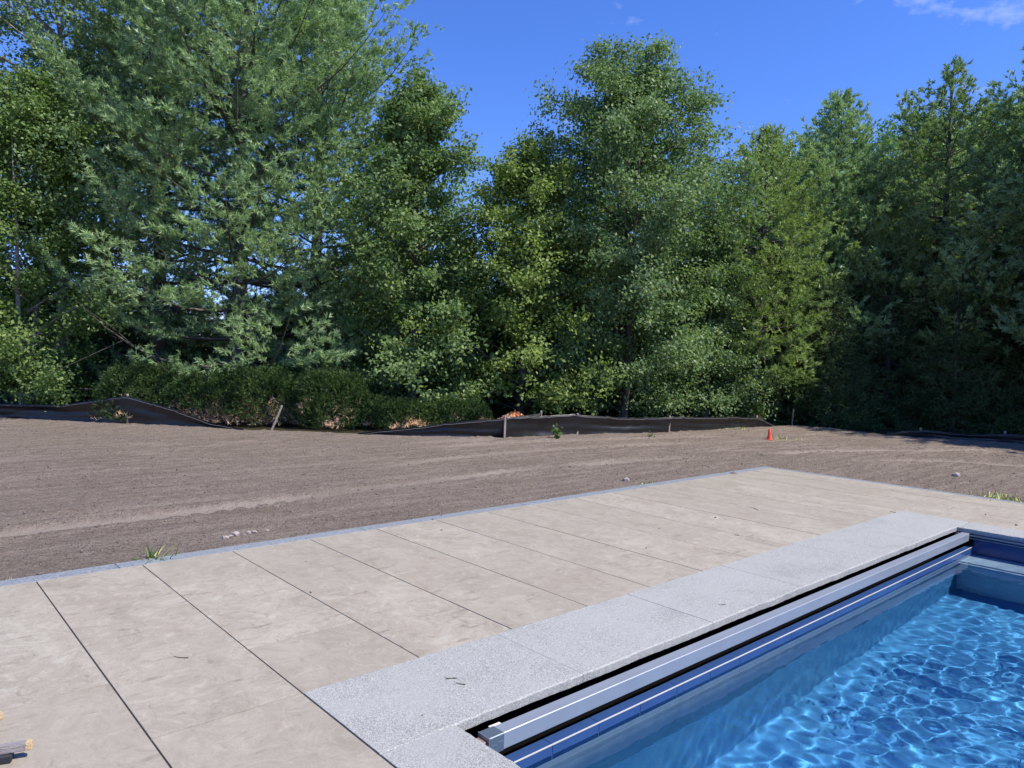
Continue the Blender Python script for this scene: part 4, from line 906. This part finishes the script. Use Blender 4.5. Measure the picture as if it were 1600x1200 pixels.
for px, py, s, mt, nm, lb in ((353, 834, 0.030, 'clodpale', 'soil_clod', 'pale dry clod at the near end of the clod row by the border'), (369, 831, 0.038, 'clodpale', 'soil_clod', 'largest pale dry clod in the row by the border'), (361, 833, 0.02, 'clodpale', 'soil_clod', 'small pale clod wedged between two bigger ones'),
                              (389, 827, 0.034, 'clodpale', 'soil_clod', 'peaked pale clod in the middle of the clod row'), (398, 825, 0.028, 'clodpale', 'soil_clod', 'broken pale clod beside the peaked one'), (382, 830, 0.02, 'stone', 'soil_clod', 'dark moist clod among the pale clods'),
                              (418, 821, 0.018, 'clodpale', 'soil_clod', 'small pale clod lying apart at the far end of the clod row'), (1147, 740, 0.085, 'stone', 'field_stone', 'brown stone tilted up beside the far border corner'), (62, 892, 0.03, 'clod', 'soil_clod', 'dark clod near the border at the tiny weed'),
                              (978, 747, 0.055, 'clodpale', 'field_stone', 'flat pale stone on the soil midway along the border'), (1494, 741, 0.06, 'clodpale', 'field_stone', 'pale stone on the soil beyond the far border'), (1262, 737, 0.035, 'stone', 'field_stone', 'small dark stone just past the paver corner')):
    P = at_z(px, py, 0.0); P[2] = gz(P[0], P[1])+s*0.25
    o = bm_obj(nm, rock_mesh(r5, s), MAT[mt]); o.location = P; o.rotation_euler = (0, 0, r5.uniform(0, 6)); tag(o, lb, 'stone' if nm == 'field_stone' else 'clod', 'loose stones and clods on the soil')
# crumbs of soil too many to count: dense near the patio, all real lumps
def crumbs():
    r = np.random.default_rng(77); n = 42000
    u = r.random(n)
    dpt = 4.3*(15.5/4.3)**(u**0.85); pxs = r.uniform(-150, 1750, n)
    P = np.array([at_depth(a, d) for a, d in zip(pxs, dpt)]); x, y = P[:, 0], P[:, 1]
    de = dist_edge(x, y); ok = ((y > 5.46) | (x > 9.97)) & (de < 0.0) & (vnB.fbm(x*1.3, y*1.3, 3)+0.25*r.random(n) > 0.50); x = x[ok]; y = y[ok]
    z, comp, _ = ground_z(x, y); k = r.random(len(x)) > comp*0.9; x, y, z = x[k], y[k], z[k]; n = len(x)
    s = 0.0042*np.exp(r.normal(0, 0.5, n))*(0.8+0.035*np.hypot(x, y)); s = np.minimum(s, 0.022)
    O = np.array([[1, 0, 0], [-0.5, 0.87, 0], [-0.5, -0.87, 0], [0.1, 0.1, 0.85], [0, 0, -0.6]], float)
    Fb = np.array([[0, 1, 3], [1, 2, 3], [2, 0, 3], [1, 0, 4], [2, 1, 4], [0, 2, 4]])
    a = r.uniform(0, 6.283, n); c, sn = np.cos(a), np.sin(a); V = O[None]*r.uniform(0.6, 1.4, (n, 5, 1))
    V = np.stack([V[..., 0]*c[:, None]-V[..., 1]*sn[:, None], V[..., 0]*sn[:, None]+V[..., 1]*c[:, None], V[..., 2]], -1)*s[:, None, None]
    V += np.stack([x, y, z+s*0.15], 1)[:, None]
    F = (Fb[None]+5*np.arange(n)[:, None, None]).reshape(-1, 3)
    o = np_mesh('soil_crumbs', V.reshape(-1, 3), F, MAT['clod']); tag(o, 'loose crumbs of grey-brown soil strewn over the graded ground', 'soil', kind='stuff')
crumbs()
def leaf_pile():
    r = np.random.default_rng(9); P0 = at_z(802, 677, 0.0); P0[:2] += 0.62*unit(P0[:2]); P0[2] = gz(P0[0], P0[1])
    n = 2600; a = r.uniform(0, 6.283, n); q = np.sqrt(r.random(n)); rx = 0.50; x = np.cos(a)*q*rx; y = np.sin(a)*q*0.36
    z = 0.40*(1-q**1.7)*(0.8+0.4*VNoise(3).fbm(x*5+9, y*5+9, 2))*r.uniform(0.85, 1.03, n)
    V, F = leaves(np.stack([x, y, z], 1), 0.075, r, 0.6); o = np_mesh('leaf_pile', V, F, MAT['deadleaf']); o.location = P0; o.rotation_euler = (0, 0, YAW-math.pi/2)
    tag(o, 'heap of dry brown leaves behind the corner of two silt fences', 'leaf pile')
leaf_pile()
# dark pickets far left behind the birch
def pickets():
    a = at_depth(-40, 17.6); b = at_depth(85, 17.9); e = empty('picket_fence', a); d = (b-a); L_ = np.linalg.norm(d); d = d/L_; z0 = gz(a[0], a[1])
    MAT['picket'] = mat_plain('dark_stained_wood', (0.030, 0.026, 0.028), 0.8, var=0.3)
    k = 0
    while k*0.14 < L_:
        q = d*k*0.14; bmx = bmesh.new(); box_bm(bmx, (0, 0, 0.55), (0.085, 0.02, 1.1), 0.004)
        o = bm_obj('picket', bmx, MAT['picket'], e); o.location = q+[0, 0, z0-0.02]; o.rotation_euler = (0, 0, math.atan2(d[1], d[0])); k += 1
    for zz in (0.3, 0.85):
        bmx = bmesh.new(); box_bm(bmx, (L_/2, 0.03, zz), (L_, 0.035, 0.08)); o = bm_obj('rail', bmx, MAT['picket'], e); o.rotation_euler = (0, 0, math.atan2(d[1], d[0])); o.location = (0, 0, z0)
    tag(e, 'dark picket fence in the shade under the leafy birch', 'fence')
pickets()
# stakes resting on the pavers at the near left
MAT['pad'] = mat_plain('black_rubber', (0.016, 0.017, 0.022), 0.6, var=0.2)
MAT['greywood'] = bark_mat('grey_weathered_lath', (0.26, 0.235, 0.23), (0.40, 0.365, 0.355), (8, 60, 60))
def lath(px0, py0, px1, py1, z, w_, h_, lab, ext=0.5):
    b = at_z(px1, py1, z); a = at_z(px0, py0, z); d = unit(a-b); a = b+d*(np.linalg.norm(a-b)+ext); L_ = np.linalg.norm(a-b)
    e = empty('timber_lath', (b[0], b[1], 0.0), math.atan2(d[1], d[0]))
    bmx = bmesh.new(); box_bm(bmx, (L_/2+0.0095, 0, z), (L_-0.019, w_, h_), 0.0015); bm_obj('shaft', bmx, MAT['greywood'], e)
    bmx = bmesh.new(); box_bm(bmx, (0.0095, 0, z), (0.021, w_+0.0006, h_+0.0006), 0.002); bm_obj('cut_end', bmx, MAT['freshwood'], e)
    for xx in (0.085, L_-0.1):
        bmx = bmesh.new(); box_bm(bmx, (xx, 0, (z-h_/2)/2), (0.055, 0.05, z-h_/2), 0.004); bm_obj('rubber_pad', bmx, MAT['pad'], e)
    tag(e, lab, 'timber', 'timber laths on rubber pads'); return e
lath(0, 1171, 50, 1163, 0.045, 0.024, 0.030, 'grey timber lath with a fresh yellow cut end propped on the pavers')
lath(-60, 1135, 3, 1118, 0.040, 0.024, 0.026, 'second timber lath behind the one with the yellow end')
# twigs and crumbs lying on the stone
def twig(px, py, L_, ang, seed, label, fork=True):
    r = np.random.default_rng(seed); P = at_z(px, py, 0.002); e = Acc(); L_ *= 0.75; d = np.array([math.cos(ang), math.sin(ang), 0]); n_ = np.array([-d[1], d[0], 0])
    c = np.array([d*L_*(s-0.5)+n_*0.10*L_*math.sin(3*s) for s in np.linspace(0, 1, 6)]); V, F = tube(c, np.linspace(0.0026, 0.001, 6), 5); e.add(V, F)
    if fork: V, F = tube(np.array([c[3], c[3]+d*0.18*L_+n_*0.14*L_, c[3]+d*0.26*L_+n_*0.30*L_]), [0.0018, 0.0013, 0.0007], 4); e.add(V, F)
    o = e.obj('twig', MAT['twigdark']); o.location = P; tag(o, label, 'twig', 'dry twigs dropped on the stone'); return o
MAT['twigdark'] = bark_mat('dark_dry_twig', (0.03, 0.024, 0.02), (0.09, 0.07, 0.055), (60, 60, 60))
twig(704, 1059, 0.075, 2.4, 1, 'forked dark twig on the nearest long coping stone'); twig(720, 1068, 0.06, 2.1, 2, 'thin straight twig beside the forked one on the coping', False)
twig(1128, 944.5, 0.06, 2.6, 3, 'short dark twig on the middle coping stone', False); twig(1182, 795, 0.20, 0.75, 4, 'curved twig on the pavers towards the far corner'); twig(1396, 800, 0.10, 1.0, 5, 'small twig beside the far corner of the coping')
twig(283, 1026.5, 0.10, 2.25, 6, 'dark splinter on the pavers near the left joint', False); twig(486, 925, 0.035, 1.2, 7, 'tiny sprig stuck in a paver joint', True); twig(1151, 836, 0.05, 2.0, 8, 'little twig at a paver joint beside the coping', False)
for px, py, s, lb in ((690, 828, 0.009, 'round dark soil crumb on a paver inside the border, middle of the deck'), (1010, 856, 0.008, 'soil crumb on a paver beside the long coping'), (1030, 825, 0.008, 'soil crumb at a paver joint two rows from the border'), (1540, 804, 0.009, 'soil crumb on the pavers behind the far coping'),
                      (1588, 820, 0.015, 'larger soil crumb on the far coping stone'), (478, 877, 0.005, 'tiny soil speck on the second paver row by the sprig'), (660, 1117, 0.005, 'tiny dark speck on the nearest coping stone'), (1118, 808, 0.011, 'soil crumb beside the curved twig'), (676, 811, 0.009, 'soil crumb on the border stone near seedlings'), (690, 805, 0.010, 'second soil crumb spilled on the border stone')):
    P = at_z(px, py, s*0.4); o = bm_obj('soil_crumb', rock_mesh(r5, s), MAT['clod']); o.location = P
    tag(o, lb, 'soil crumb', 'soil crumbs on the paving')
